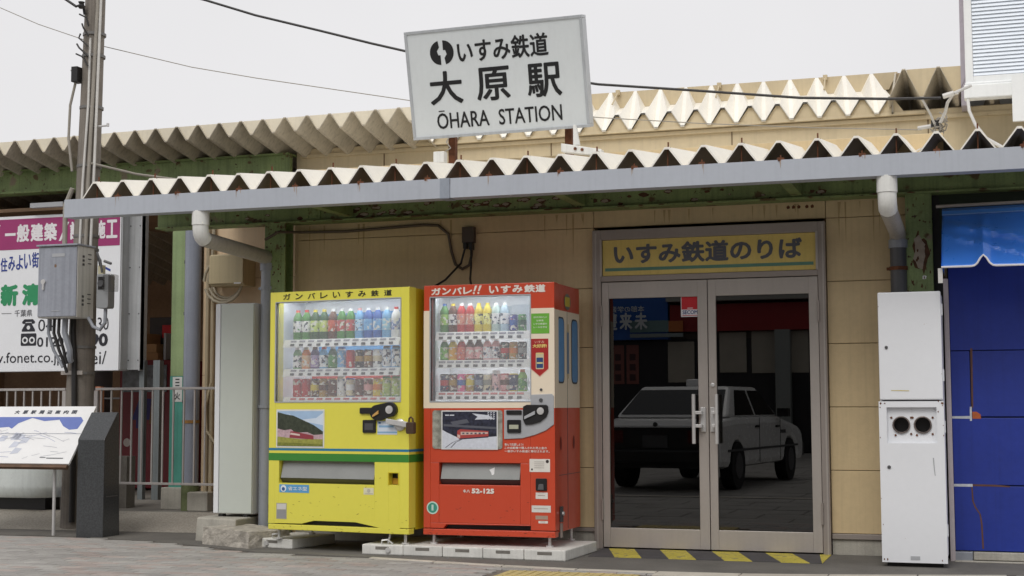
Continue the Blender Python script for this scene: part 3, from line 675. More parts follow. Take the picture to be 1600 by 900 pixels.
r_top=[('bottle',BL,GR,(150,200,90),'blue capped green tea bottle'),('bottle',YL,BRN,W,'yellow capped brown tea bottle'),('bottle',W,RD,(220,150,130),'tall red fruit drink bottle'),('bottle',W,RD,(220,150,130),'tall red fruit drink bottle'),('bottle',YL,YL,(240,236,150),'tall yellow lemon bottle'),('bottle',YL,YL,(240,236,150),'tall yellow lemon bottle'),('bottle',W,(200,220,214),W,'clear white bottle'),('bottle',W,(190,214,230),W,'pale blue and white bottle'),('can',NV,BL,(60,60,150),'tall blue cola can'),('can',GR,DG,GR,'tall green soda can')]
r_mid=[('small',W,GR,(120,190,70),'white capped green bottle'),('small',W,YL,(230,170,50),'white capped yellow bottle'),('small',W,RD,(220,120,100),'white capped red apple bottle'),('small',BRN,BRN,PK,'brown tea bottle with pink label'),('small',BRN,BRN,PK,'brown tea bottle with pink label'),('small',W,PK,W,'white capped pink milk bottle'),('small',W,PK,W,'white capped pink milk bottle'),('can',BK,RD,(60,90,80),'dark green and red can'),('can',GO,OR,GO,'gold coffee can'),('can',BK,(150,150,150),(60,60,64),'dark grey coffee can')]
r_bot=[('can',BK,RD,NV,'navy and red can'),('can',BK,GO,BRN,'brown can with gold band'),('can',(230,90,150),BL,(230,90,150),'pink and blue can'),('can',RD,YL,GO,'yellow can with red rim'),('can',BK,(130,140,160),NV,'navy and grey can'),('can',W,(150,150,140),CR,'cream and grey can'),('slim',W,W,(230,190,190),'white bottle with pink label'),('can',RD,BRN,PK,'pink and brown can'),('can',YL,NV,NV,'plain navy can with yellow rim'),('small',OR,(140,190,70),GR,'orange capped round green bottle')]

# ================================================================== VENDING MACHINES
def photo_frame(b, pl, u0, v0, u1, v1):
    rect(b, pl, u0, v0, u1, v1, .0015, 0)
def vending(kind):
    yel = kind == 'yellow'
    if yel:
        root = T('vending_machine', 'yellow drinks vending machine with green and blue stripes beside the drainpipe', 'vending machine', (-5.3734,-.8367,-.0219), R(-7.27), 'drinks vending machines')
        Wd, zb, zt, dep = 1.228, .172, 1.975, .57
    else:
        root = T('vending_machine', 'red and cream drinks vending machine painted like a railcar beside the doors', 'vending machine', (-4.0555,-.8918,-.0219), 0.0, 'drinks vending machines')
        Wd, zb, zt, dep = 1.005, .168, 1.987, .675
    m0 = 'yel' if yel else 'red'
    root.scale = (1.02, 1.02, 1.02); ROOT[root.name] = ROOT[root.name] @ Matrix.Scale(1.02, 4)
    wu0, wu1, wz0, wz1 = (.055,1.153,1.138,1.892) if yel else (.054,.822,1.136,1.896)
    fd = .10                                       # door thickness
    PQ = lambda nm, b, mats, par=root, **k: P(nm, b, mats, par, local=True, **k)
    # cabinet body behind the door
    bd = B().box(0.006,Wd-.006,fd+.005,dep,zb+.03,zt-.004,0)
    hb = B(); 
    for f in ((0.006,wu0-.002),(wu1+.002,Wd-.006)): hb.box(f[0],f[1],fd+.005,dep,zb+.03,zt-.004)
    hb.box(wu0-.001,wu1+.001,fd+.005,dep,zb+.03,wz0-.002).box(wu0-.001,wu1+.001,fd+.005,dep,wz1+.052,zt-.004).box(wu0-.001,wu1+.001,.42,dep,wz0-.001,wz1+.051)
    if yel: PQ('cabinet', hb, ['yel2'])
    else: PQ('cabinet', hb, ['red'])
    # door as a frame round the display
    if yel:
        db = B().box(0,wu0,0,fd,zb+.045,zt).box(wu1,Wd,0,fd,zb+.045,zt).box(wu0,wu1,0,.04,wz1,zt).box(wu0,wu1,.04,fd,wz1+.05,zt)
        # lower leaf with openings for slot, return and the arched kick recess
        db.box(wu0,wu1,0,fd,.70,wz0).box(wu0,wu1,.06,fd,.24,.7)
        db.box(wu0,.093,0,.06,.255,.70).box(.938,1.057,0,.06,.255,.70).box(1.144,wu1,0,.06,.255,.70).box(.093,.938,0,.06,.255,.523).box(1.057,1.144,0,.06,.255,.527).box(1.057,1.144,0,.06,.618,.70).box(.093,.938,0,.06,.697,.70)
        db.prism([(wu0,.2555),(wu0,zb+.045),(.10,zb+.047),(.30,.222),(.41,.247),(.775,.247),(.95,.218),(1.0,.208),(wu1,.208),(wu1,.2555)], 'y', 0, .06)
        door = PQ('door', db, m0, bev=.004)
        PQ('kick_panel', B().box(0,Wd,.0,.08,zb,zb+.04), m0, bev=.004)
        PQ('kick_recess', B().box(.02,Wd-.05,.055,.07,zb+.03,.26), 'black')
    else:
        db = B().box(0,wu0,0,fd,zb+.048,zt).box(wu1,Wd,0,fd,zb+.048,zt).box(wu0,wu1,0,.04,wz1,zt).box(wu0,wu1,.04,fd,wz1+.05,zt)
        db.box(wu0,wu1,0,fd,.69,wz0).box(wu0,wu1,.06,fd,.24,.69)
        db.box(wu0,.122,0,.06,.255,.69).box(.745,wu1,0,.06,.255,.69).box(.122,.745,0,.06,.255,.531)
        db.prism([(wu0,.2555),(wu0,zb+.048),(.155,zb+.048),(.178,.243),(wu1,.247),(wu1,.2555)], 'y', 0, .06)
        door = PQ('door', db, m0, bev=.004)
        PQ('kick_panel', B().box(0,Wd,-.004,.08,zb,zb+.043), m0, bev=.004)
        PQ('kick_recess', B().box(.1,Wd-.14,.055,.07,zb+.03,.26), 'black')
    # display case
    cs = B()
    wt = wz1+.048
    cs.poly([(wu0,.40,wz0),(wu1,.40,wz0),(wu1,.40,wt),(wu0,.40,wt)],0)
    cs.poly([(wu0,.042,wz0),(wu0,.40,wz0),(wu0,.40,wt),(wu0,.042,wt)],0); cs.poly([(wu1,.042,wz0),(wu1,.40,wz0),(wu1,.40,wt),(wu1,.042,wt)],0)
    cs.poly([(wu0,.042,wz0),(wu1,.042,wz0),(wu1,.40,wz0),(wu0,.40,wz0)],0); cs.poly([(wu0,.042,wt),(wu1,.042,wt),(wu1,.40,wt),(wu0,.40,wt)],0)
    cs.poly([(wu0,.042,wz1),(wu1,.042,wz1),(wu1,.042,wt),(wu0,.042,wt)],0)
    case = PQ('display_case', cs, 'case')
    # hidden lamp tube added behind the top frame to brighten the display
    lampm = bpy.data.materials.get('added_case_lamp')
    if not lampm:
        lampm = bpy.data.materials.new('added_case_lamp'); lampm.use_nodes = True; q = lampm.node_tree.nodes['Principled BSDF']
        q.inputs['Emission Color'].default_value = (1,.99,.96,1); q.inputs['Emission Strength'].default_value = 11.0
    PQ('added_lamp_tube', B().tube([(wu0+.03,.068,wz1+.025),(wu1-.03,.068,wz1+.025)], .012, 8), lampm, case)
    mz = ROOT[root.name]
    if yel:
        shelves = [(1.612,.24),(1.388,.19),(1.172,.19)]; u0, du, nn = .165, .0795, 12; us0, us1 = .075, 1.105
        items = (y_top, y_mid, y_bot)
        back = B(); pl = Plane((0,.397,0))
        shape(back, pl, [(wu0+.13,1.63),(wu1,1.63),(wu1,1.84),(wu0+.13,1.82)], .0, 0); shape(back, pl, [(wu0+.13,1.40),(wu1,1.40),(wu1,1.60),(wu0+.13,1.60)], .0, 1)
        shape(back, pl, [(wu0+.09,1.19),(wu1,1.19),(wu1,1.375),(wu0+.06,1.375)], .0, 2); shape(back, pl, [(.65,1.19),(wu1,1.19),(wu1,1.32),(.8,1.36),(.65,1.34)], -.0008, 3)
        PQ('backdrop_print', back, [flat(60,150,224), flat(90,164,224), flat(190,50,40), flat(234,150,70)], case)
    else:
        shelves = [(1.645,.2),(1.438,.19),(1.205,.19)]; u0, du, nn = .115, .0675, 10; us0, us1 = .066, .81
        items = (r_top, r_mid, r_bot)
        back = B(); pl = Plane((0,.397,0)); rect(back, pl, .1,1.66,.55,1.85,0,0); rect(back, pl, .55,1.66,.81,1.86,0,1); rect(back,pl,.62,1.80,.66,1.84,-.001,2)
        PQ('backdrop_print', back, [flat(190,206,214), flat(206,216,226), flat(200,50,100)], case)
    bt = bpy.data.meshes.get('button') or B().box(-.016,.016,-.006,.002,-.008,.008).mesh('button', [M_['dgrey']])
    for (z, hh), it, nmz in zip(shelves, items, ('top','middle','bottom')):
        sh = B().hexa([(us0,.06,z-.06),(us1,.06,z-.06),(us1,.13,z-.05),(us0,.13,z-.05),(us0,.085,z),(us1,.085,z),(us1,.30,z),(us0,.30,z)])
        shf = PQ('shelf', sh, 'white', case)
        PQ('added_lamp_tube', B().tube([(us0+.03,.20,z-.038),(us1-.03,.20,z-.038)], .005, 6), lampm, shf)  # unseen strip added under the shelf to even out the display light
        ins = B(); strip = B()
        pl2 = Plane((0,.0715,z-.03), (1,0,0), (0,.385,.925))
        for i in range(nn):
            u = u0+du*i; rect(strip, pl2, u-.027, .008, u+.027, .024, .002, 0)
            o = bpy.data.objects.new('button', bt); col.objects.link(o); o.parent = shf; o.location = (u-.004, .064, z-.043); o.rotation_euler = (R(-18),0,0)
        PQ('price_strip', strip, flat(*((150,150,160) if nmz != 'bottom' else (206,120,120))), shf)
        sc = 1.0
        stock(mz, 'yellow' if yel else 'red', nmz, z+.001, .135 if yel else .13, u0, du, it, {'top':1.14,'middle':1.20,'bottom':1.22}[nmz] if yel else {'top':1.06,'middle':1.12,'bottom':1.14}[nmz])
    PQ('display_glass', B().box(wu0,wu1,.022,.028,wz0,wz1), 'caseglass', case)
    fb2 = B().box(wu0-.006,wu1+.006,-.004,.03,wz0-.008,wz0).box(wu0-.006,wu1+.006,-.004,.03,wz1,wz1+.008).box(wu0-.008,wu0,-.004,.03,wz0,wz1).box(wu1,wu1+.008,-.004,.03,wz0,wz1)
    PQ('window_trim', fb2, 'grey', door)
    sf = B(); rs = random.Random(21 if yel else 22); fq = Plane((0,0,0))
    for k in range(46):
        u, v = rs.uniform(.02, Wd-.02), rs.choice((rs.uniform(zb+.003, zb+.036), rs.uniform(.26,.42), rs.uniform(.26,.66) if rs.random() < .4 else rs.uniform(zb+.003, zb+.036)))
        if .09 < u < .945 and .51 < v < .7: continue
        l, h_ = rs.uniform(.004,.03), rs.uniform(.0008,.0028); a = rs.uniform(-.5,.5)
        shape(sf, fq, [(u,v),(u+l*.5,v+l*.5*a-h_),(u+l,v+l*a),(u+l*.5,v+l*.5*a+h_)], .0009+k*.00002+(0 if yel or v > zb+.05 else .004), 0)
    PQ('scuff_marks', sf, mat('scuff_%s' % kind, lin(150,134,52) if yel else lin(128,56,40), .7, var=.2, scale=40), door, kind='stuff')
    for u in (.06, Wd-.06):
        for y in (.06, dep-.06):
            PQ('foot', B().tube([(u,y,.10),(u,y,zb+.03)], .011, 8).lathe((u,y,.097), [(.028,0,0),(.028,.012,0)], 10), 'steel')
    fp = Plane((0,0,0))
    if yel:
        st = B(); rect(st, fp, -.001,.768,Wd,.786,.0012,1); rect(st, fp, -.001,.692,Wd,.748,.0012,0)
        spl_ = Plane((Wd,0,0),(0,1,0),(0,0,1))
        for a, b_, k in ((.768,.786,1),(.692,.748,0)): rect(st, spl_, 0,a,.098,b_,.0012,k); rect(st, spl_, .106,a,dep,b_,-.0045,k)
        PQ('stripes', st, ['ygreen','yblue'])
        le = B(); 
        chars = 'ガンバレいすみ鉄道'
        for i, c in enumerate(chars): text(le, fp, c, .118+i*.112, 1.915, .118+i*.112+.066, 1.96, .002, 0, .05)
        PQ('lettering', le, flat(40,36,28))
        # hillside railway photograph
        ph = B(); a, b_, c, d = .066,.79,.5,1.078
        rect(ph, fp, a, b_, c, d, .0015, 0); W_ = c-a; H_ = d-b_
        def q(*pts): return [(a+.012+(W_-.024)*x, b_+.012+(H_-.024)*y) for x, y in pts]
        shape(ph, fp, q((0,0),(1,0),(1,1),(0,1)), .002, 1)
        shape(ph, fp, q((.2,.95),(.5,.75),(.85,.8),(1,.95),(1,.6),(.6,.7),(.3,.85)), .0022, 7)
        shape(ph, fp, q((0,.4),(1,.25),(1,.42),(.8,.6),(.55,.75),(.35,.87),(.2,.9),(0,.97)), .0025, 2)
        shape(ph, fp, q((0,.22),(1,.16),(1,.34),(.8,.32),(.66,.4),(.4,.38),(.3,.48),(.15,.45),(0,.5)), .003, 3)
        shape(ph, fp, q((0,0),(1,0),(1,.2),(.5,.2),(0,.27)), .0035, 4)
        shape(ph, fp, q((.27,.24),(.8,.19),(.8,.3),(.36,.42),(.29,.42)), .004, 5)
        shape(ph, fp, q((.28,.33),(.5,.29),(.5,.34),(.3,.38)), .0043, 6)
        shape(ph, fp, q((0,.0),(1,.0),(1,.05),(.4,.09),(0,.1)), .004, 8)
        ph_m = [flat(226,226,222), flat(168,196,226), mat('photo_hill', lin(58,64,50), .4, var=.35, scale=45), mat('photo_blossom', lin(188,160,166), .4, var=.2, scale=60), mat('photo_field', lin(150,150,70), .4, var=.2, scale=50), flat(150,60,70), flat(220,200,190), mat('photo_cloud', lin(206,218,232), .4, var=.05), mat('photo_field_near', lin(120,124,50), .4, var=.25, scale=60)]
        PQ('poster', ph, ph_m)
        # delivery slot
        sl = B().hexa([(.095,.05,.525),(.936,.05,.525),(.936,.06,.525),(.095,.06,.525),(.095,.012,.56),(.936,.012,.56),(.936,.06,.56),(.095,.06,.56)],1)
        sl.hexa([(.105,.010,.562),(.926,.010,.562),(.926,.06,.562),(.105,.06,.562),(.105,.045,.69),(.926,.045,.69),(.926,.06,.69),(.105,.06,.69)],0)
        flap = PQ('delivery_flap', sl, ['slotglass','dgrey'])
        s = B(); shape(s, Plane((0,.026,.6),(1,0,0),(0,.27,.96)), [(.60,.03),(.64,.05),(.64,.0),(.625,-.015),(.615,.01)], .004, 0); PQ('arrow_mark', s, flat(226,226,226), flap)
        PQ('change_cup', B().box(1.06,1.141,.055,.062,.53,.615,0).prism([(1.06,.53),(1.141,.53),(1.141,.57),(1.06,.575)], 'y', .05, .056, 1), ['black', flat(196,150,50)])
        PQ('cup_rim', B().box(1.055,1.061,-.004,.03,.527,.618).box(1.14,1.146,-.004,.03,.527,.618).box(1.061,1.14,-.004,.03,.613,.619), 'yel2')
        # coin mechanism and bill slot
        cm = B().prism(rrect(.815,1.045,1.03,1.09,.008), 'y', -.015, 0, 0)
        cm.prism([(1.13+.0*math.cos(0),1.10)] and [(.985+.075*math.cos(R(t)),1.055+.06*math.sin(R(t))) for t in range(120,330,15)] + [(1.075+.062*math.cos(R(t)),1.075+.055*math.sin(R(t))) for t in range(-60,120,15)], 'y', -.03, -.001, 0)
        PQ('coin_mechanism', cm, 'black', bev=.003)
        PQ('coin_slot', B().lathe((1.08,-.03,1.075), [(.03,0,0),(.03,-.008,0),(.012,-.01,0)], 14, 'y').box(1.078,1.083,-.043,-.038,1.06,1.09), 'steel')
        PQ('return_lever', B().hexa([(.94,-.04,1.02),(.99,-.04,1.045),(.99,-.03,1.045),(.94,-.03,1.02),(.94,-.04,1.035),(.99,-.04,1.07),(.99,-.03,1.07),(.94,-.03,1.035)]), flat(206,160,90))
        PQ('bill_slot', B().prism(rrect(.84,.905,.95,1.0,.008), 'y', -.012, 0, 0).box(.858,.932,-.014,-.012,.925,.975,1), ['black','dgrey'], bev=.003)
        s = B(); rect(s, fp, .962,.893,1.13,.992,.0015,0); rect(s, fp, .975,.945,1.10,.96,.002,1); rect(s, fp, .962,.903,1.13,.915,.002,1); rect(s, fp, .97,.972,.99,.985,.002,2)
        PQ('notice', s, [flat(214,224,236), flat(140,180,214), flat(40,110,170)])
        # hasp and padlock
        PQ('hasp', B().lathe((1.155,0,.965), [(.045,0,0),(.045,-.012,0),(.03,-.02,0)], 16, 'y').hexa([(1.06,-.05,.975),(1.24,-.04,.945),(1.24,-.02,.945),(1.06,-.02,.975),(1.06,-.05,1.01),(1.24,-.04,.985),(1.24,-.02,.985),(1.06,-.02,1.01)]), 'steel', bev=.003)
        PQ('padlock', B().prism(rrect(1.232,.90,1.295,.985,.012), 'y', -.055, -.012, 0).tube([(1.245,-.033,.98),(1.248,-.033,1.01),(1.263,-.033,1.022),(1.278,-.033,1.01),(1.281,-.033,.98)], .007, 8, 0), mat('worn_brass', lin(92,74,60), .4, .6), bev=.004)
        s = B(); rect(s, fp, .10,.452,.368,.512,.0015,0); disc(s, fp, .137,.482,.026,.002,1); disc(s, fp, .137,.478,.014,.0025,2); text(s, fp, '省エネ型', .18,.468,.35,.498,.002,1,.04)
        PQ('energy_sticker', s, [flat(96,164,214), flat(226,234,240), flat(40,90,150)])
        s = B(); rect(s, fp, .846,.452,.933,.502,.0015,0); disc(s, fp, .89,.48,.014,.002,1); rect(s, fp, .856,.458,.925,.463,.002,1); PQ('white_sticker', s, [flat(226,222,190), flat(190,186,170)])
        s = B(); rect(s, fp, .074,.252,.168,.372,.0015,0); rect(s, fp, .08,.325,.162,.366,.002,1); rect(s, fp, .08,.258,.162,.32,.002,2); PQ('address_plate', s, [flat(176,172,150), flat(214,210,206), flat(150,150,150)])
        PQ('rear_duct', B().box(Wd+.02,Wd+.06,.30,.5,.25,1.62,0).box(Wd+.02,Wd+.06,.30,.5,1.62,1.75,1), [flat(70,92,112), 'black'])
    else:
        # livery: red head band, cream middle, red below; panels proud of the door by a film thickness
        lv = B(); zc0, zc1 = 1.085, 1.80
        def film(pl, u0, v0, u1, v1): rect(lv, pl, u0, v0, u1, v1, .001, 0)
        film(fp, 0,zc0,wu0-.008,zc1); film(fp, wu1+.008,zc0,Wd,zc1); film(fp, wu0-.008,zc0,wu1+.008,wz0-.008)
        sp = Plane((Wd,0,0),(0,1,0),(0,0,1))
        film(sp, 0,zc0,fd,1.792); rect(lv, sp, fd+.006,zc0,dep,1.792,-.005,0)
        PQ('cream_livery', lv, 'cream')
        gl = B()
        for ya, yb in ((.098,.25),(.46,.612)):
            k = -.004 if ya > fd else -.004
            shape(gl, sp, rrect(ya-.012,1.262,yb+.012,1.745,.05), .0015 if ya < .09 else -.003, 0); shape(gl, sp, rrect(ya,1.274,yb,1.733,.045), -.002, 1)
        shape(gl, sp, rrect(.33,1.33,.385,1.66,.01), -.003, 2); rect(gl, sp, .335,1.64,.38,1.70,-.0025,3); rect(gl, sp, .335,1.30,.38,1.335,-.0025,3)
        PQ('painted_windows', gl, [flat(66,70,78), flat(96,146,196), flat(120,140,166), flat(206,190,160)])
        bdg = B(); disc(bdg, sp, .345,1.865,.06,-.002,0,20,.085); rect(bdg, sp, .28,1.83,.41,1.90,-.0015,1); PQ('side_badge', bdg, [flat(120,124,116), flat(206,186,70)])
        PQ('side_seam', B().box(Wd-.006,Wd-.004,.34,.346,zb+.04,1.79).box(Wd-.006,Wd-.0035,.10,dep,.60,.604), 'dgrey')
        hl = B(); 
        for ya in (.16,.50): disc(hl, sp, ya,.83,.05,-.003,0,16,.022)
        PQ('side_vent', hl, flat(120,40,30))
        PQ('door_lock', B().box(Wd-.002,Wd+.012,.12,.165,.27,.38,0).lathe((Wd+.012,.143,.33), [(.014,0,1),(.014,.012,1)], 10, 'x').hexa([(Wd,.12,.16),(Wd+.012,.12,.16),(Wd+.012,.15,.16),(Wd,.15,.16),(Wd,.12,.26),(Wd+.012,.12,.26),(Wd+.012,.15,.26),(Wd,.15,.26)],2), ['dgrey','steel','alu'])
        le = B()
        for c, u, wd in (('ガ',.06,.075),('ン',.145,.07),('バ',.225,.075),('レ',.31,.07),('!',.39,.018),('!',.425,.018),('い',.51,.075),('す',.6,.078),('み',.69,.078),('鉄',.78,.082),('道',.865,.075)):
            if c == '!': 
                shape(le, fp, [(u,1.935),(u+.012,1.935),(u+.03,1.985-.008),(u+.012,1.985-.008)], .002); disc(le, fp, u+.003,1.922,.008,.002)
            else: text(le, fp, c, u, 1.915, u+wd, 1.968+(.004 if u > .5 else 0), .002, 0, .11)
        text(le, fp, 'キハ', .31,.473,.36,.499,.002,0,.08); text(le, fp, '52-125', .375,.47,.548,.507,.002,0,.22)
        for i, (t, e) in enumerate((('飲んで応援しよう!',.77),('この自販機で購入された売上金の',.945),('一部がいすみ鉄道に寄付されます。',.965))): text(le, fp, t, .628,.815-.024*i,e,.833-.024*i,.002,0,.04)
        PQ('lettering', le, flat(238,230,222))
        s = B(); rect(s, fp, .832,1.617,.968,1.762,.002,0)
        for i, (t, a, b_) in enumerate((('あなたのおいしい',.85,.95),('は未来',.872,.925),('いすみ鉄道の',.85,.95),('レールを守る',.85,.95))): text(s, fp, t, a, 1.728-.024*i, b_, 1.742-.024*i, .0025, 1, .04)
        PQ('green_notice', s, [flat(108,176,60), flat(226,238,214)])
        s = B(); shape(s, fp, [(.83,1.58),(.83,1.36),(.895,1.305),(.96,1.36),(.96,1.58)], .0018, 0); text(s, fp, 'いすみ', .858,1.548,.93,1.566,.0022,1,.05); text(s, fp, '大好評!', .842,1.515,.948,1.542,.0024,2,.1)
        shape(s, fp, rrect(.865,1.362,.925,1.48,.008), .0022, 3); shape(s, fp, rrect(.870,1.37,.920,1.445,.006), .0026, 4); rect(s, fp, .873,1.40,.917,1.412,.003,5); rect(s, fp, .868,1.47,.922,1.476,.003,2); shape(s, fp, [(.83,1.36),(.895,1.305),(.96,1.36),(.96,1.366),(.895,1.312),(.83,1.366)], .0024, 1)
        PQ('arrow_notice', s, [flat(170,36,34), flat(226,180,160), flat(232,206,120), flat(206,196,160), flat(44,70,120), flat(210,200,140)])
        ph = B(); a, b_, c, d = .143,.786,.578,1.068
        PQ('poster_frame', B().prism(rrect(.072,.79,.612,1.07,.02), 'y', -.006, -.001, 0), mat('collage_strip', lin(150,150,140), .4, var=.5, scale=18))
        fp2 = Plane((0,-.0065,0))
        rect(ph, fp2, a, b_, c, d, .0015, 0); W_ = c-a; H_ = d-b_
        def q(*pts): return [(a+.008+(W_-.016)*x, b_+.008+(H_-.016)*y) for x, y in pts]
        shape(ph, fp2, q((0,0),(1,0),(1,1),(0,1)), .002, 1)
        shape(ph, fp2, q((.55,.95),(.85,.9),(.95,.8),(.6,.78),(.65,.86)), .0023, 2); shape(ph, fp2, q((.15,.72),(.45,.8),(.5,.7),(.2,.62)), .0023, 5); shape(ph, fp2, q((.02,.6),(1,.52),(1,.58),(.02,.66)), .0024, 5)
        for i in range(4):
            for j in range(3): shape(ph, fp2, q((.83+.05*j,.78+.055*i),(.86+.05*j,.79+.055*i),(.865+.05*j,.82+.055*i),(.835+.05*j,.81+.055*i)), .0026, 2)
        shape(ph, fp2, q((0,0),(1,0),(1,.33),(.75,.3),(.5,.27),(.35,.25),(.1,.42),(0,.5)), .0025, 2)
        shape(ph, fp2, q((.33,.25),(.6,.27),(.85,.33),(.85,.47),(.55,.5),(.33,.52),(.28,.48),(.27,.3)), .003, 3)
        shape(ph, fp2, q((.34,.36),(.84,.40),(.84,.44),(.55,.45),(.34,.45)), .0033, 4)
        for k in range(6): shape(ph, fp2, q((.37+.075*k,.385),(.41+.075*k,.387),(.41+.075*k,.43),(.37+.075*k,.43)), .0036, 5)
        shape(ph, fp2, q((.28,.3),(.33,.28),(.33,.36),(.28,.38)), .0034, 4); shape(ph, fp2, q((.3,.24),(.85,.3),(.84,.33),(.33,.27)), .0036, 1)
        for k in range(2): shape(ph, fp2, q((.05+.1*k,.02),(.07+.1*k,.02),(.2+.06*k,.16),(.36+.02*k,.25),(.34+.02*k,.25),(.18+.06*k,.16)), .0028, 5)
        rect(ph, fp2, a+.03, d-.038, a+.06, d-.030, .003, 2); rect(ph, fp2, a+.065, d-.038, a+.10, d-.030, .003, 2)
        PQ('poster', ph, [flat(226,226,226), mat('photo_night', lin(44,46,62), .4, var=.6, scale=40), mat('photo_snow', lin(206,210,220), .4, var=.08, scale=40), flat(176,70,66), flat(214,186,176), flat(92,94,104)])
        # silver coin panel
        cpn = B().prism([(.625,1.072),(.625,.862),(.76,.868),(.86,.893),(.94,.925),(1.0,.968),(1.0,1.17),(.985,1.185),(.83,1.18),(.825,1.072)], 'y', -.008, 0)
        PQ('coin_panel', cpn, 'grey', bev=.003)
        PQ('panel_display', B().prism(rrect(.645,1.037,.76,1.075-.006,.006), 'y', -.014, -.008), 'black')
        cm = B().prism([(.772,1.095),(.772,1.0),(.79,.965),(.84,.968),(.90,.985),(.945,1.02),(.962,1.06),(.957,1.10),(.945,1.108),(.80,1.108)], 'y', -.02, -.008)
        PQ('coin_mechanism', cm, 'black', bev=.003)
        PQ('coin_slot', B().lathe((.905,-.02,1.063), [(.026,0,0),(.026,-.008,0),(.01,-.01,0)], 14, 'y'), 'steel')
        PQ('return_lever', B().hexa([(.785,-.03,1.005),(.865,-.03,1.04),(.865,-.022,1.04),(.785,-.022,1.005),(.785,-.03,1.025),(.865,-.03,1.065),(.865,-.022,1.065),(.785,-.022,1.025)]), 'grey')
        PQ('panel_lock', B().lathe((.905,-.008,1.14), [(.014,0,0),(.014,-.006,0)], 10, 'y').lathe((.905,-.001,1.215), [(.01,0,0),(.01,-.006,0)], 10, 'y'), 'dgrey')
        PQ('bill_slot', B().prism(rrect(.652,.908,.755,1.0,.008), 'y', -.018, -.008, 0).box(.668,.738,-.02,-.018,.935,.965,1), ['black', flat(180,182,160)])
        sl = B().hexa([(.124,.05,.533),(.743,.05,.533),(.743,.06,.533),(.124,.06,.533),(.124,.012,.57),(.743,.012,.57),(.743,.06,.57),(.124,.06,.57)],1)
        sl.hexa([(.132,.010,.572),(.735,.010,.572),(.735,.06,.572),(.132,.06,.572),(.132,.045,.682),(.735,.045,.682),(.735,.06,.682),(.132,.06,.682)],0)
        flap = PQ('delivery_flap', sl, ['slotglass','dgrey'])
        s = B(); shape(s, Plane((0,.026,.61),(1,0,0),(0,.27,.96)), [(.50,.03),(.54,.05),(.54,.0),(.525,-.015),(.515,.01)], .004, 0); PQ('arrow_mark', s, flat(226,226,226), flap)
        s = B(); rect(s, fp, .815,.63,.968,.722,.0015,0)
        for i in range(4): rect(s, fp, .85,.70-.014*i,.925,.703-.014*i,.002,1)
        disc(s, fp, .948,.705,.012,.002,2); disc(s, fp, .833,.648,.007,.002,2); PQ('instruction_sticker', s, [flat(230,226,218), flat(150,140,134), flat(50,40,40)])
        PQ('change_cup', B().prism(rrect(.862,.497,.945,.585,.008), 'y', -.008, 0, 0).hexa([(.88,-.02,.505),(.925,-.02,.505),(.925,-.008,.505),(.88,-.008,.505),(.885,-.012,.545),(.92,-.012,.545),(.92,-.008,.545),(.885,-.008,.545)],1), ['black','dgrey'], bev=.003)
        for nm, a_, z0_, b__, z1_, c1 in (('label_plate',.86,.44,.95,.485,(226,222,216)),('serial_plate',.83,.345,.972,.393,(222,222,216)),('rating_plate',.858,.295,.95,.322,(176,150,132)),('date_plate',.88,.268,.95,.285,(228,222,214))):
            s = B(); rect(s, fp, a_, z0_, b__, z1_, .0015, 0); rect(s, fp, a_+.015, (z0_+z1_)/2, b__-.02, (z0_+z1_)/2+.004, .002, 1); PQ(nm, s, [flat(*c1), flat(170,150,140)])
        s = B(); disc(s, fp, .072,.362,.046,.0015,0,24); disc(s, fp, .072,.362,.036,.002,1,24); rect(s, fp, .064,.342,.080,.385,.0025,0); PQ('eco_sticker', s, [flat(196,226,214), flat(60,150,130)])
    return root
vending('yellow'); vending('red')

# concrete blocks under the machines
def block(label, x, y, rz, wx, ly, h, grp='concrete blocks under the vending machines', chain=False):
    r = T('concrete_block', label, 'block', (x,y,0), rz, grp)
    b = B().box(-wx/2,wx/2,0,ly,.0,h)
    P('body', b, 'concw', r, local=True, bev=.008)
    P('hand_slot', B().box(-.055,.055,-.0015,.004,h*.52,h*.52+.022), 'concd', r, local=True)
    if chain: P('anchor_bolt', B().lathe((.05 if chain > 0 else -.05,0,h*.5), [(.02,-.014,0),(.02,.0,0)], 8, 'y').tube([(-.02,.03,h),(-.01,.02,h+.03),(.03,.03,h+.035),(.06,.05,h+.005)], .007, 6).tube([(.02,.06,h),(.04,.06,h+.08)], .007, 6), 'steel', r, local=True)
    return r
block('pale concrete block under the left front corner of the yellow machine', -5.38,-.76,R(-12),.40,.55,.075,chain=-1)
block('pale concrete block under the right front corner of the yellow machine', -4.345,-.99,R(-2),.335,.7,.075,chain=1)
for i, lab in enumerate(('leftmost of the four pale concrete blocks under the red machine','second pale concrete block from left under the red machine','third pale concrete block from left under the red machine','rightmost pale concrete block under the red machine beside the door')):
    block(lab, -4.02+.317*i, -1.0-.012*i, R(-2), .313, .76, .077)

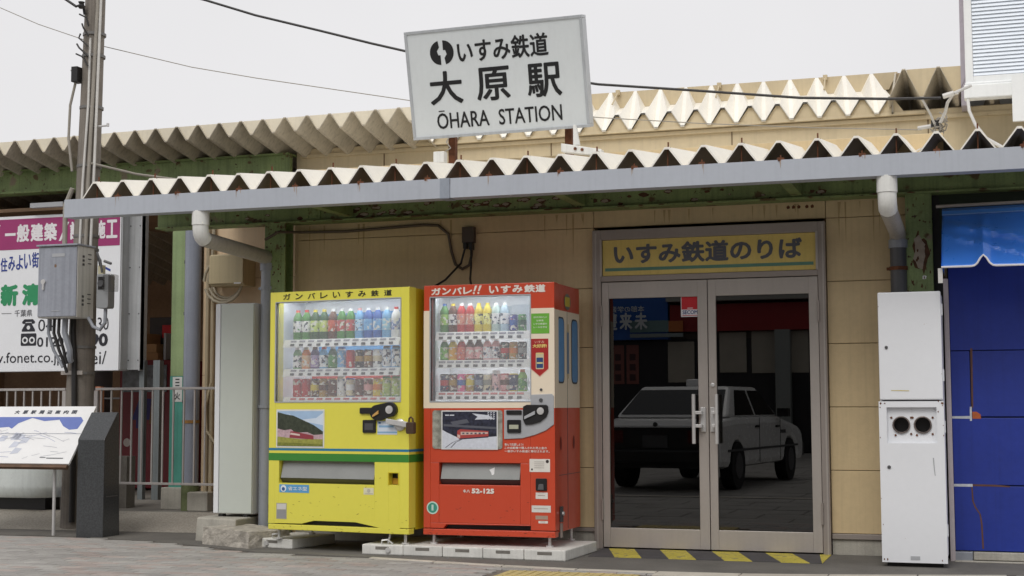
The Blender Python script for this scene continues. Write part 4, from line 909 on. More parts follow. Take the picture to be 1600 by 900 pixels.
# ================================================================== OUTLET AND CORDS
ob = T('outlet_box', 'small dark outlet box high on the wall above the red machine', 'outlet', (-4.01,0,2.4))
P('body', B().box(-4.06,-3.958,-.06,0,2.42,2.55), mat('brown_grey_plastic', lin(74,64,56), .6), ob, bev=.004)
P('plug', B().box(-4.045,-4.015,-.075,-.02,2.37,2.42).box(-3.995,-3.965,-.075,-.02,2.36,2.42), 'black', ob, bev=.003)
tag(P('power_cord', B().tube([(-4.03,-.06,2.38),(-4.06,-.08,2.25),(-4.11,-.3,2.1),(-4.2,-.45,2.006)], .009, 8), 'cable'), 'black power cord from the outlet down behind the red machine, left one', 'cord', 'power cords of the machines')
tag(P('power_cord', B().tube([(-3.98,-.06,2.37),(-3.965,-.1,2.22),(-3.9,-.3,2.1),(-3.83,-.45,2.006)], .009, 8), 'cable'), 'black power cord from the outlet slanting right to the red machine top', 'cord', 'power cords of the machines')
pts = [(-5.74,-.25,2.49),(-5.62,-.25,2.55),(-5.5,-.06,2.565),(-5.1,-.02,2.56),(-4.7,-.02,2.575),(-4.4,-.02,2.585),(-4.28,-.02,2.575),(-4.19,-.02,2.50),(-4.165,-.02,2.36),(-4.13,-.02,2.25),(-4.07,-.02,2.21),(-4.01,-.02,2.24),(-3.985,-.03,2.32),(-3.98,-.04,2.42)]
tag(P('wall_cable', B().tube(pts, .0125, 8), mat('brown_cable', lin(92,80,68), .6), smooth=True), 'brown cable clipped along the wall under the green beam to the outlet', 'cable')

# ================================================================== UTILITY POLE
up_ = T('utility_pole', 'weathered concrete utility pole with conduits in front of the billboard', 'utility pole', (-7.7,0,0))
P('shaft', B().tube([(-7.72,0,-.1),(-7.69,0,1.3),(-7.655,0,3.1),(-7.60,0,5.6)], [.128,.119,.102,.082], 20), 'pole', up_, smooth=True)
cd = []
P('conduit', B().tube([(-7.60,-.10,2.35),(-7.585,-.10,3.1),(-7.535,-.08,4.8),(-7.52,-.08,5.6)], .016, 8), 'cableg', up_, smooth=True)
P('conduit', B().tube([(-7.655,-.11,2.4),(-7.63,-.115,3.1),(-7.60,-.1,3.8),(-7.60,-.09,4.4)], .011, 8), 'cablew', up_, smooth=True)
P('conduit', B().tube([(-7.56,-.08,2.5),(-7.54,-.08,3.2),(-7.50,-.06,5.6)], .012, 8), 'cablew', up_, smooth=True)
P('conduit', B().tube([(-7.70,-.11,1.95),(-7.69,-.13,1.75),(-7.66,-.14,1.5),(-7.655,-.13,1.0),(-7.66,-.13,.1)], .026, 10), 'cable', up_, smooth=True)
bands = B()
for z, r_ in ((4.25,.098),(4.45,.097),(3.78,.1),(3.25,.103),(2.62,.108),(2.5,.108),(1.63,.119),(1.4,.12)):
    xx = -7.72+.0225*z; bands.tube([(xx,0,z-.012),(xx,0,z+.012)], r_+.006, 18)
P('band', bands, mat('galvanised_band', lin(120,118,116), .5, .4), up_)
P('bracket_strip', B().box(-7.80,-7.58,-.135,-.122,1.385,1.42), 'alu_l', up_)
P('step_bolt', B().tube([(-7.6,-.05,3.6),(-7.42,-.06,3.6)], .009, 6).tube([(-7.42,-.06,3.59),(-7.42,-.06,3.62)], .012, 6), 'steel', up_)
P('step_bolt', B().tube([(-7.7,-.05,4.12),(-7.82,-.06,4.13)], .009, 6), 'steel', up_)
P('switch_box', B().box(-7.755,-7.69,-.15,-.05,4.0,4.14), 'black', up_, bev=.005)
P('loop_cable', B().tube([(-7.62,-.1,4.95),(-7.75,-.1,5.02),(-7.9,-.1,5.0),(-7.96,-.1,4.93),(-7.9,-.1,4.80),(-7.75,-.1,4.70),(-7.68,-.1,4.72),(-7.66,-.1,4.62)], .012, 8), 'cable', up_, smooth=True)
P('loop_cable', B().tube([(-7.95,-.1,4.95),(-8.0,-.1,4.88),(-7.97,-.12,4.8)], .01, 8), 'cable', up_, smooth=True)
P('side_cable', B().tube([(-7.74,-.1,4.0),(-7.79,-.1,3.8),(-7.80,-.1,3.5),(-7.755,-.1,3.2)], .012, 8), 'cableg', up_, smooth=True)
P('side_cable', B().tube([(-7.76,-.08,3.05),(-7.83,-.08,2.9),(-7.83,-.08,2.55),(-7.79,-.1,2.4)], .022, 8), 'cableg', up_, smooth=True)
cl2 = B()
for k in range(5):
    a = k*1.3; cl2.tube([(-7.70+.03*math.sin(a),-.12,4.62-.09*k),(-7.66+.04*math.cos(a),-.13,4.58-.09*k),(-7.60,-.12,4.50-.09*k)], .008, 6)
P('strap_hardware', cl2, 'cable', up_)
P('insulator', B().lathe((-7.66,-.15,4.68), [(.02,-.02,0),(.035,0,0),(.02,.02,0),(.03,.04,0)], 10), 'black', up_)

eb = T('meter_cabinet', 'large weathered grey electric cabinet strapped to the utility pole', 'electric box', (-7.75,-.2,1.87))
b = B().box(-7.985,-7.585,-.36,-.10,1.885,2.51)
# camera sees its right side: separate pale side
P('body', B().box(-7.90,-7.50,-.345,-.105,1.875,2.50), 'boxside', eb, bev=.004)
P('cabinet_door', B().box(-7.895,-7.505,-.358,-.345,1.885,2.49), 'boxgrey', eb, bev=.004)
P('hood', B().box(-7.91,-7.49,-.375,-.1,2.50,2.515), 'boxgrey', eb, bev=.002)
P('handle', B().lathe((-7.835,-.358,2.19), [(.022,0,0),(.022,-.016,0)], 12, 'y').box(-7.842,-7.825,-.375,-.36,2.12,2.19), 'steel', eb)
P('label_plate', B().box(-7.755,-7.625,-.361,-.358,2.405,2.435).box(-7.75,-7.67,-.361,-.358,1.93,1.937), 'grey', eb)
vt = B()
for z0 in (2.33, 1.98):
    for i in range(3): vt.box(-7.501,-7.4985,-.28+.0,-.25,z0+.035*i,z0+.035*i+.02); vt.box(-7.501,-7.4985,-.2,-.15,z0+.02+.04*i,z0+.02+.04*i+.008)
P('side_vent', vt, 'dgrey', eb)
for k, (dx, e) in enumerate(((-.19,(-7.72,-.22,1.45)),(-.12,(-7.69,-.2,1.40)),(-.06,(-7.68,-.21,1.48)),(.02,(-7.65,-.2,1.5)))):
    xx = -7.72+dx*.8
    P('feed_cable', B().tube([(xx,-.22,1.885),(xx+.01,-.24,1.75),(xx+.06,-.23,1.6),((xx+e[0])/2+.03,-.22,1.52),e], .014 if k != 3 else .026, 8), 'cable' if k in (1,2) else 'pvcg', eb, smooth=True)
em_ = T('electricity_meter', 'small grey electricity meter with clear cover hanging beside the cabinet', 'meter', (-7.42,-.12,2.0))
P('back_board', B().box(-7.49,-7.44,-.16,-.12,1.97,2.34), flat(206,200,170), em_)
P('body', B().prism(rrect(-7.455,1.955,-7.335,2.255,.02), 'y', -.23, -.13), flat(150,152,154), em_, bev=.005)
P('dial', B().box(-7.435,-7.375,-.235,-.23,2.12,2.23,0).lathe((-7.40,-.235,2.17), [(.028,0,1),(.028,-.02,1)], 14, 'y'), ['black','dgrey'], em_)
P('clear_cover', B().box(-7.37,-7.28,-.27,-.15,2.10,2.25), 'meterglass', em_, bev=.01)
P('meter_cable', B().tube([(-7.39,-.18,1.955),(-7.38,-.2,1.83),(-7.43,-.2,1.77),(-7.5,-.2,1.80),(-7.55,-.2,1.88)], .016, 8), 'pvcg', em_, smooth=True)
P('top_lead', B().tube([(-7.46,-.17,2.33),(-7.475,-.2,2.45),(-7.44,-.2,2.38),(-7.42,-.2,2.27)], .01, 8).tube([(-7.4,-.2,2.37),(-7.33,-.2,2.345)], .012, 8), flat(90,90,92), em_)

for o in (up_, eb, em_):
    o.scale = (1.032, 1.032, 1.032)
up_.location = (-7.946, .352, -.035); eb.location = (-7.998, .146, 1.895); em_.location = (-7.59, .23, 2.03)
# ================================================================== BILLBOARD
bb = T('billboard', 'white and magenta building firm billboard behind the utility pole', 'billboard', (-9.6,2.3,1.5))
P('panel', B().box(-11.3,-8.83,2.3,2.5,1.49,3.20), 'bill', bb, bev=.004)
P('magenta_band', B().box(-11.29,-8.842,2.297,2.30,2.83,3.168), 'mag', bb)
P('side_sheet', B().box(-8.826,-8.815,2.31,2.50,1.50,3.25).box(-8.826,-8.655,2.44,2.50,1.50,3.30).box(-8.67,-8.655,2.43,2.56,1.49,3.3), 'billside', bb)
sc_ = B()
for z in (1.6,2.1,2.6,3.05):
    for x in (-8.80,-8.68): sc_.lathe((x,2.44,z), [(.008,0,0),(.008,-.006,0)], 6, 'y')
P('screw', sc_, 'dgrey', bb)
P('leg', B().box(-8.53,-8.45,2.5,2.58,.1,1.6).box(-10.8,-10.72,2.5,2.58,.1,1.6).box(-8.70,-8.64,2.5,2.56,.1,1.6), mat('grey_steel', lin(122,128,130), .5, .3, grime=.2), bb)
P('lamp_arm', B().box(-9.92,-9.5,2.2,2.26,3.27,3.32), 'grey', bb)
bpl = Plane((0,2.297,0)); s = B()
# white on magenta
x = -10.80
for ch, a, b_ in (('一',-10.31,-10.17),('般',-10.155,-9.99),('建',-9.975,-9.81),('築',-9.80,-9.635),('設',-9.47,-9.31),('計',-9.30,-9.19),('施',-9.155,-9.02),('工',-9.01,-8.87)):
    if ch == '一': rect(s, bpl, a, 2.985, b_, 3.015, .002, 0)
    else: text(s, bpl, ch, a, 2.91, b_, 3.11, .002, 0, .09)
for a in (-10.50,-9.61): shape(s, bpl, [(a,2.905),(a+.03,2.905),(a+.13,3.11),(a+.1,3.11)], .002, 0)
P('white_lettering', s, flat(240,236,240), bb)
bpl = Plane((0,2.2995,0)); s = B()
for i, ch in enumerate('住みよい街'): text(s, bpl, ch, -10.36+.102*i, 2.59+.008*i, -10.27+.102*i, 2.745+.012*i, .002, 0, .06)
shape(s, bpl, [(-9.06,2.625),(-8.95,2.575),(-8.95,2.55),(-9.06,2.60)], .002, 0)
text(s, bpl, '新', -10.35,2.21,-10.12,2.45,.002,1,.12); text(s, bpl, '清', -10.07,2.21,-9.84,2.45,.002,1,.12)
text(s, bpl, '千葉県', -10.16,2.09,-9.93,2.165,.002,2,.004); rect(s, bpl, -10.33,2.125,-10.2,2.131,.002,2)
text(s, bpl, '04', -9.85,1.925,-9.66,2.055,.002,3); text(s, bpl, '830', -9.18,1.925,-8.96,2.06,.002,3)
text(s, bpl, '0120', -9.86,1.755,-9.52,1.86,.002,3,.06); text(s, bpl, '0', -9.47,1.75,-9.36,1.89,.002,3,.1); text(s, bpl, '90', -9.19,1.75,-8.965,1.89,.002,3,.16)
text(s, bpl, 'w.fonet.co.jp/', -10.42,1.55,-9.47,1.70,.002,3,.004); text(s, bpl, 'ei/', -9.17,1.56,-8.98,1.70,.002,3,.004)
# telephone pictogram and free-dial mark
shape(s, bpl, [(-10.06,2.03),(-10.03,2.06),(-9.92,2.06),(-9.89,2.03),(-9.90,2.01),(-9.935,2.01),(-9.935,2.03),(-10.015,2.03),(-10.015,2.01),(-10.05,2.01)], .002, 3)
shape(s, bpl, [(-10.01,2.02),(-9.94,2.02),(-9.89,1.945),(-9.89,1.925),(-10.06,1.925),(-10.06,1.945)], .0022, 3); disc(s, bpl, -9.975,1.968,.022,.003,4)
shape(s, bpl, rrect(-10.07,1.77,-9.87,1.905,.012), .002, 3)
for u in (-10.015,-9.925): disc(s, bpl, u,1.83,.038,.003,4); disc(s, bpl, u,1.83,.02,.004,3)
P('lettering', s, [flat(44,66,150), flat(50,150,100), flat(90,90,96), flat(40,40,48), flat(236,238,240)], bb)

# ================================================================== FENCES
def fence(label, xa, xb, bars, posts):
    f = T('metal_fence', label, 'fence', ((xa+xb)/2,1.0,.12), 0, 'pale railing panels along the raised floor')
    P('rail', B().box(xa,xb,.985,1.015,1.262,1.286), 'railing', f, bev=.003); P('rail', B().box(xa,xb,.985,1.015,.368,.390), 'railing', f, bev=.003)
    bme_ = B().box(-.007,.007,-.007,.007,-.002,.872).mesh('bar', [M_['railing']])
    for x in bars:
        o = bpy.data.objects.new('bar', bme_); col.objects.link(o); o.parent = f; o.location = (x-(xa+xb)/2, 0, .391-.12)
    for x in posts: P('post', B().box(x-.02,x+.02,.98,1.02,.12,1.26), 'railing', f)
    return f
fence('pale steel railing between the dark stone pillar and the white cabinet', -8.21, -6.86, [-8.15+.1135*i for i in range(12)], [-8.2,-6.87])
fence('pale steel railing behind the tilted map board', -10.4, -8.55, [-10.33+.1*i for i in range(18)], [-10.38,-8.56])
tag(P('steel_post', B().box(-8.26,-8.20,1.06,1.12,.1,1.30), mat('rusty_orange_post', lin(176,112,80), .7, var=.2, scale=20)), 'rusty orange post at the end of the railing beside the pole', 'post')

# ================================================================== COLUMN, PIPES, WALL BOX, LEFT CABINET
sc2 = T('steel_column', 'pale green and teal steel column beside the blue-grey drainpipe', 'column', (-7.48,1.35,.12))
P('upper_shaft', B().box(-7.578,-7.38,1.30,1.312,1.40,3.3).box(-7.49,-7.47,1.312,1.42,1.40,3.3).box(-7.578,-7.38,1.42,1.432,1.4,3.3), 'greenp', sc2)
P('lower_shaft', B().box(-7.58,-7.378,1.298,1.314,.33,1.398).box(-7.49,-7.47,1.314,1.42,.33,1.4).box(-7.578,-7.38,1.42,1.432,.33,1.4), 'teal', sc2)
P('footing', B().box(-7.63,-7.33,1.24,1.55,.118,.33), 'conc', sc2, bev=.01)
pl = Plane((-7.55,1.297,1.15)); s = B(); rect(s, pl, 0,0,.105,.24,.0015,0)
for q_ in (.21,.18,.15,.12): rect(s, pl, .03, q_, .075, q_+.012, .002, 1)
for i, c in enumerate('火'): text(s, pl, c, .02,.02,.085,.09,.0022,1,.05)
P('notice_plate', s, [flat(226,226,222), flat(50,50,54)], sc2)
pp = T('drainpipe', 'thick blue-grey drainpipe beside the pale green column', 'drainpipe', (-7.27,1.2,.1), 0)
P('pipe', B().tube([(-7.285,1.2,.28),(-7.285,1.2,3.2)], .078, 16), 'pvcb', pp, smooth=True)
P('pipe_foot', B().tube([(-7.285,1.2,.12),(-7.285,1.2,.36)], .084, 16), mat('mossy_pipe', lin(96,104,70), .8, var=.2), pp, smooth=True)
P('footing', B().box(-7.31,-7.05,1.12,1.34,.118,.30), 'conc', pp, bev=.01)
P('clamp', B().tube([(-7.285,1.2,.945),(-7.285,1.2,.975)], .084, 16), mat('yellow_rust_clamp', lin(150,112,60), .8, var=.2), pp)
cn = T('cable_conduit', 'thin grey conduit running down between the green column and the drainpipe', 'conduit', (-7.39,1.26,.2))
P('pipe', B().tube([(-7.385,1.26,.3),(-7.385,1.26,2.9)], .026, 10), mat('dull_conduit', lin(120,124,122), .5, .2), cn, smooth=True)
c = B()
for z in (2.5,1.15,2.0): c.tube([(-7.385,1.26,z-.015),(-7.385,1.26,z+.015)], .032, 10)
P('coupling', c, 'dgrey', cn)
cn = T('cable_conduit', 'pair of beige conduits running down the wall beside the wall box', 'conduit', (-7.1,1.2,.2))
for x in (-7.13,-7.075): P('pipe', B().tube([(x,1.215,.25),(x,1.215,2.9)], .02, 8), mat('beige_conduit', lin(172,158,132), .5), cn, smooth=True)
P('loop', B().tube([(-7.075,1.2,1.33),(-7.12,1.18,1.1),(-7.10,1.17,.88),(-7.0,1.17,.75)], .013, 8), mat('beige_conduit', lin(172,158,132), .5), cn, smooth=True)
wb = T('wall_box', 'beige weatherproof box on the wall above the white cabinet', 'wall box', (-6.83,1.2,2.25))
P('body', B().box(-7.0,-6.64,1.03,1.25,2.235,2.535), 'boxbeige', wb, bev=.008)
P('lid', B().box(-7.0,-6.64,1.005,1.03,2.255,2.525), 'boxbeige', wb, bev=.006)
P('latch', B().box(-6.73,-6.66,1.0,1.006,2.25,2.262), 'white', wb)
co = B()
for k in range(3):
    r_ = .195-.022*k; pts = []
    for t in range(200, 541, 20):
        pts.append((-6.90+.01*k+r_*1.05*math.cos(R(t)), 1.10+.02*k, 2.29+r_*1.08*math.sin(R(t))))
    co.tube(pts, .014, 8)
co.tube([(-7.06,1.15,2.27),(-7.075,1.2,2.6),(-7.06,1.2,2.8)], .014, 8)
tag(P('cable_coil', co, mat('beige_cable', lin(160,150,130), .55), smooth=True), 'coil of beige cable hanging below the beige wall box', 'cable')
lc = T('storage_cabinet', 'tall narrow grey-white steel cabinet on a slab beside the drainpipe', 'cabinet', (-6.05,-.25,.19))
P('body', B().box(-6.198,-5.838,-.235,.12,.215,1.965), 'wmetal', lc, bev=.004)
P('door_leaf', B().box(-6.145,-5.84,-.25,-.235,.22,1.96), 'greenwhite', lc, bev=.004)
P('side_strip', B().box(-6.197,-6.152,-.25,-.235,.22,1.96), 'wmetal', lc, bev=.004)
P('foot', B().box(-6.17,-6.13,-.21,-.15,.19,.215).box(-5.94,-5.90,-.21,-.15,.19,.215), 'dgrey', lc)
sl_ = T('concrete_slab', 'flat concrete slab under the tall grey-white cabinet', 'slab', (-6.0,-.2,0))
P('body', B().hexa([(-6.30,-.36,-.01),(-5.85,-.50,-.01),(-5.86,.25,-.01),(-6.30,.25,-.01),(-6.29,-.35,.19),(-5.85,-.49,.19),(-5.86,.25,.19),(-6.29,.25,.19)]), 'conc', sl_, bev=.012)
rb = T('broken_concrete_block', 'rough broken concrete block at the foot of the yellow machine', 'block', (-5.80,-.74,0), R(-24))
b = B(); nx, nz = 9, 3; rr_ = random.Random(11)
L_, Dp, Hh = .60, .40, .14
def rv(u, v, w):  # jittered rough block surface
    j = lambda s: rr_.uniform(-s, s)
    return (-L_/2+L_*u+j(.007), Dp*v+j(.008), Hh*w*(1-.10*u)+(j(.005) if w > 0 else 0))
for face in ('f','t','l','r'):
    ny = nz if face != 't' else 6; nn_ = nx if face in 'ft' else 6
    grid = []
    for j in range(ny+1):
        for i in range(nn_+1):
            u, v = i/nn_, j/ny
            grid.append({'f': rv(u,0,v), 't': rv(u,v,1), 'l': rv(0,u,v), 'r': rv(1,u,v)}[face])
    b.add(grid, [(j*(nn_+1)+i, j*(nn_+1)+i+1, (j+1)*(nn_+1)+i+1, (j+1)*(nn_+1)+i) for j in range(ny) for i in range(nn_)])
me = b.mesh('body', [M_['rough']]); bm = bmesh.new(); bm.from_mesh(me); bmesh.ops.remove_doubles(bm, verts=bm.verts, dist=.022); bmesh.ops.recalc_face_normals(bm, faces=bm.faces); bm.to_mesh(me); bm.free()
P('body', me, 'rough', rb, local=True)

# ================================================================== SHOP THINGS IN THE DARK RECESS
rv_ = T('vending_machine', 'dark red vending machine behind the railing in the dim recess', 'vending machine', (-9.5,4.0,.12), 0)
P('body', B().box(-9.95,-9.22,4.02,4.7,.14,1.66), mat('deep_red', lin(120,26,36), .4, var=.08), rv_, bev=.01)
s = B(); pl = Plane((-9.95,4.018,0)); shape(s, pl, [(.18,.95),(.28,1.2),(.5,1.2),(.5,.95)], .004, 0); shape(s, pl, [(.24,.85),(.34,.85),(.34,.95),(.24,.95)], .004, 0); disc(s, pl, .12,.68,.05,.004,1); disc(s, pl, .12,.45,.045,.004,1); shape(s, pl, [(.42,.9),(.62,.9),(.62,1.25),(.45,1.25)], .005, 2)
P('graphics', s, [flat(50,40,110), flat(206,196,190), flat(120,84,40)], rv_)
P('display', B().box(-9.90,-9.3,4.0,4.02,1.28,1.6), mat('dim_display', lin(120,124,130), .2, var=.4, scale=12), rv_)
lk = T('steel_locker', 'dark upright steel locker with a red sign in the dim recess', 'locker', (-9.8,4.9,.1))
P('body', B().box(-10.02,-9.62,4.76,5.1,.12,2.22), mat('dark_locker', lin(70,64,62), .6), lk, bev=.005)
P('red_sign', B().box(-9.83,-9.68,4.745,4.76,1.96,2.12), flat(220,24,34), lk)
P('notice', B().box(-9.95,-9.87,4.75,4.76,1.45,1.57).box(-9.80,-9.72,4.75,4.76,1.45,1.57), flat(206,206,206), lk)
sh_ = T('goods_shelf', 'steel shelf of cartons and bottles in the dim recess', 'shelf', (-10.0,4.6,.1))
P('frame', B().box(-10.6,-9.56,4.4,4.8,1.6,1.62).box(-10.6,-9.56,4.4,4.8,1.2,1.22).box(-10.6,-10.57,4.4,4.8,.12,2.0).box(-9.59,-9.56,4.4,4.8,.12,2.0), 'grey', sh_)
for nm, x0, x1, z0, z1, lab in (('carton',-10.05,-9.82,1.87,2.0,'small brown carton topmost in the dim recess stack'),('carton',-10.1,-9.66,1.76,1.868,'long brown carton in the middle of the recess stack'),('carton',-10.02,-9.64,1.62,1.758,'brown carton lying directly on the recess shelf')):
    tag(P(nm, B().box(x0,x1,4.35,4.7,z0,z1), 'carton', bev=.004), lab, 'carton', 'cartons on the recess shelf')

# ================================================================== MAP BOARD, PILLAR, TUB
pr_ = T('stone_pillar', 'dark polished granite pillar with slanted top beside the map board', 'pillar', (-7.33,-.22,0))
b = B().prism([(-.34,-.02),(-.09,-.02),(-.13,1.055),(-.15,1.055),(-.335,.83),(-.34,.82)], 'x', -7.465, -7.2)
P('body', b, 'granite', pr_, bev=.004)
P('foot_joint', B().box(-7.1995,-7.198,-.30,-.13,.335,.345), 'dgrey', pr_)
mbd = T('map_board', 'tilted white area map board with blue sea beside the granite pillar', 'map board', (-8.1,-.2,0))
dy, dz = .385, .488
ez = Vector((0,dy,dz)).normalized(); mpl = Plane((-8.95,-.43,.62), (1,0,0), ez); HL = math.hypot(dy,dz)
b = B(); slab(b, mpl, 0,0,1.46,HL,-.02,0); P('board', b, 'white', mbd, bev=.002)
b = B(); slab(b, mpl, 0,-.03,1.44,.0,-.045,-.012); P('lower_rail', b, mat('rusty_brown_rail', lin(96,72,54), .7, var=.3, scale=15), mbd)
s = B()
for i, c in enumerate('大原駅周辺案内図'): text(s, mpl, c, .645+.085*i, HL-.085, .695+.085*i, HL-.045, .002, 0, .1)
shape(s, mpl, [(.0,HL-.26),(.0,HL-.12),(1.36,HL-.12),(1.40,HL-.16),(1.38,HL-.25),(1.30,HL-.26),(1.22,HL-.22),(1.15,HL-.15),(1.0,HL-.165),(.86,HL-.13),(.74,HL-.19),(.70,HL-.25),(.66,HL-.23),(.5,HL-.245),(.4,HL-.26)], .0015, 1)
rr_ = random.Random(5)
for k in range(46):
    u, v = rr_.uniform(.02,1.36), rr_.uniform(.03,HL-.27); a = rr_.uniform(-.5,.6); l = rr_.uniform(.05,.26); th = .0025
    du, dv = math.cos(a)*l, math.sin(a)*l*.7
    if v+dv > HL-.26 or v+dv < .02 or u+du > 1.4: continue
    shape(s, mpl, [(u,v),(u+du*.5,v+dv*.4),(u+du,v+dv),(u+du,v+dv+th),(u+du*.5,v+dv*.4+th),(u,v+th)], .0015+.00002*k, 2 if k % 3 else 3)
rect(s, mpl, 0,HL-.305,1.44,HL-.301,.0026,2)
rect(s, mpl, 1.14,.06,1.2,.066,.003,0); rect(s, mpl, 1.21,.052,1.38,.060,.003,0)
for k in range(8):
    u, v = rr_.uniform(.3,1.0), rr_.uniform(.05,HL-.3); shape(s, mpl, [(u,v),(u+.08,v+.01),(u+.1,v+.06),(u+.03,v+.07)], .0013, 4)
P('map_print', s, [flat(70,74,84), flat(104,122,190), flat(150,154,166), flat(120,132,180), flat(206,210,222)], mbd)
P('leg', B().tube([(-7.72,-.30,.62),(-7.72,-.30,-.01)], .014, 8), 'steel', mbd)
P('leg', B().tube([(-8.7,-.30,.62),(-8.7,-.30,-.01)], .014, 8), 'steel', mbd)
tb_ = T('white_tub', 'rounded white plastic tub lying behind the tilted map board', 'tub', (-9.3,1,.2))
b = B(); prof = rrect(-10.6,.70,-8.5,1.35,.25,8); n = len(prof); lay = []
for z, s_ in ((.24,.90),(.26,.96),(.33,1.0),(.345,1.005),(.36,1.0),(.62,1.0),(.63,.97)):
    cx, cy = -9.55, 1.02; lay.append([(cx+(x-cx)*(1-(1-s_)*.35), cy+(y-cy)*s_, z) for x, y in prof])
vv = [p for l in lay for p in l]; ff = [(i*n+k, i*n+(k+1)%n, (i+1)*n+(k+1)%n, (i+1)*n+k) for i in range(len(lay)-1) for k in range(n)] + [tuple(range(n)), tuple(range((len(lay)-1)*n, len(lay)*n))]
P('body', B().add(vv, ff), mat('white_frp', lin(214,220,218), .3, var=.06, scale=3, grime=.12), tb_, smooth=True)
P('shade_block', B().box(-10.4,-8.65,.85,1.2,.118,.24), 'black', tb_)  # black block stands in for the shadow beneath the tub
tag(P('blue_sack', B().lathe((-8.36,.95,.12), [(.08,0,0),(.10,.05,0),(.085,.13,0),(.03,.2,0)], 10), flat(70,96,140), smooth=True), 'small blue sack on the floor behind the map board leg', 'sack')
P('wall_stub', B().box(-8.32,-8.05,1.3,1.45,.118,.62), 'concd', sb)

# ================================================================== TALL WHITE CABINET (right)
wc = T('white_cabinet', 'tall white enamel cabinet with two round holes beside the glass doors', 'cabinet', (-.53,-.71,0))
X0, X1 = -.755, -.325
b = B().box(X0+.006,X1-.006,-.59,-.28,.05,1.87).box(X0+.006,X0+.03,-.66,-.591,.05,1.87).box(X1-.03,X1-.006,-.66,-.591,.05,1.87).box(X0+.03,X1-.03,-.66,-.591,1.84,1.87)
P('body', b, 'wmetal', wc, bev=.005)
P('upper_door', B().box(X0+.008,X1-.002,-.71,-.662,1.134,1.876), 'wmetal', wc, bev=.008)
lz0, lz1, rx0, rx1, rz0, rz1 = .03, 1.124, X0+.052, X1-.048, .838, 1.083
ld = B().box(X0,rx0,-.71,-.662,lz0,lz1).box(rx1,X1,-.71,-.662,lz0,lz1).box(rx0,rx1,-.71,-.662,lz0,rz0).box(rx0,rx1,-.71,-.662,rz1,lz1)
lower = P('lower_door', ld, 'wmetal', wc)
# recessed plate with two real holes
rp_ = B(); hx_ = ((rx0+rx1)/2-.071, (rx0+rx1)/2+.071); hz_ = .962; hr = .052
for k, cx in enumerate(hx_):
    xa, xb_ = (rx0, (rx0+rx1)/2) if k == 0 else ((rx0+rx1)/2, rx1)
    n = 24; ring = [(cx+hr*math.cos(2*math.pi*i/n), -.675, hz_+hr*math.sin(2*math.pi*i/n)) for i in range(n)]
    outer = []
    for i in range(n):
        a = 2*math.pi*i/n; c_, s_ = math.cos(a), math.sin(a)
        t = min(((xb_-cx) if c_ > 0 else (xa-cx))/c_ if abs(c_) > 1e-6 else 9, ((rz1-hz_) if s_ > 0 else (rz0-hz_))/s_ if abs(s_) > 1e-6 else 9)
        outer.append((cx+t*c_, -.675, hz_+t*s_))
    rp_.add(ring+outer, [(i,(i+1)%n,n+(i+1)%n,n+i) for i in range(n)])
    for ca, cb in (((xa,rz0)),) if False else (): pass
    for (ux, uz) in ((xa,rz0),(xb_,rz0),(xb_,rz1),(xa,rz1)):
        best = sorted(range(n), key=lambda i: (outer[i][0]-ux)**2+(outer[i][2]-uz)**2)[:2]
        rp_.add([outer[best[0]], outer[best[1]], (ux,-.675,uz)], [(0,1,2)])
P('recess_plate', rp_, 'wmetal', lower)
P('hole_lining', B().lathe((hx_[0],-.68,hz_), [(.058,0,0),(.058,.004,0),(.050,.004,0),(.050,.09,0)], 24, 'y').lathe((hx_[1],-.68,hz_), [(.058,0,0),(.058,.004,0),(.050,.004,0),(.050,.09,0)], 24, 'y') if False else B().tube([(hx_[0],-.69,hz_),(hx_[0],-.60,hz_)], .051, 24, 0, False).tube([(hx_[1],-.69,hz_),(hx_[1],-.60,hz_)], .051, 24, 0, False), mat('rusty_grey_ring', lin(120,110,106), .5, .3, var=.3, scale=40), lower)
P('hole_rim', B().lathe((hx_[0],-.676,hz_), [(.062,0,0),(.062,-.012,0)], 24, 'y') if False else B().tube([(hx_[0]+.055*math.cos(R(a)),-.682,hz_+.055*math.sin(R(a))) for a in range(0,361,15)], .006, 6).tube([(hx_[1]+.055*math.cos(R(a)),-.682,hz_+.055*math.sin(R(a))) for a in range(0,361,15)], .006, 6), mat('rusty_grey_ring', lin(120,110,106), .5, .3, var=.3, scale=40), lower)
P('hole_back', B().box(rx0,rx1,-.668,-.6625,rz0,rz1) if False else B().box(hx_[0]-.06,hx_[1]+.06,-.605,-.60,hz_-.06,hz_+.06), 'black', lower)
sw = B()
for cx in hx_:
    for dx_, dz_ in ((-.066,.05),(.066,.05),(.064,-.062),(-.04,-.07)): sw.lathe((cx+dx_,-.676,hz_+dz_), [(.008,0,0),(.007,-.006,0)], 8, 'y')
P('screw', sw, 'rust', lower)
P('lock', B().lathe((X0+.06,-.711,.675), [(.012,0,0),(.012,-.006,0),(.006,-.008,0)], 12, 'y'), 'dgrey', lower)
P('lock', B().lathe((X0+.06,-.711,1.495), [(.011,0,0),(.011,-.006,0),(.006,-.008,0)], 12, 'y'), 'dgrey', wc)
P('rating_plate', B().box(-.567,-.505,-.7125,-.709,.05,.075), 'grey', lower)
s = B(); cpl = Plane((0,-.711,0))
shape(s, cpl, [(-.67,1.196),(-.55,1.193),(-.55,1.198),(-.60,1.2),(-.67,1.2)], .001, 0); shape(s, cpl, [(-.405,.74),(-.40,.66),(-.395,.62),(-.39,.62),(-.394,.66),(-.398,.74)], .001, 1)
P('stain', s, [flat(206,190,120), flat(170,172,176)], wc)
cb = B(); rc = random.Random(4)
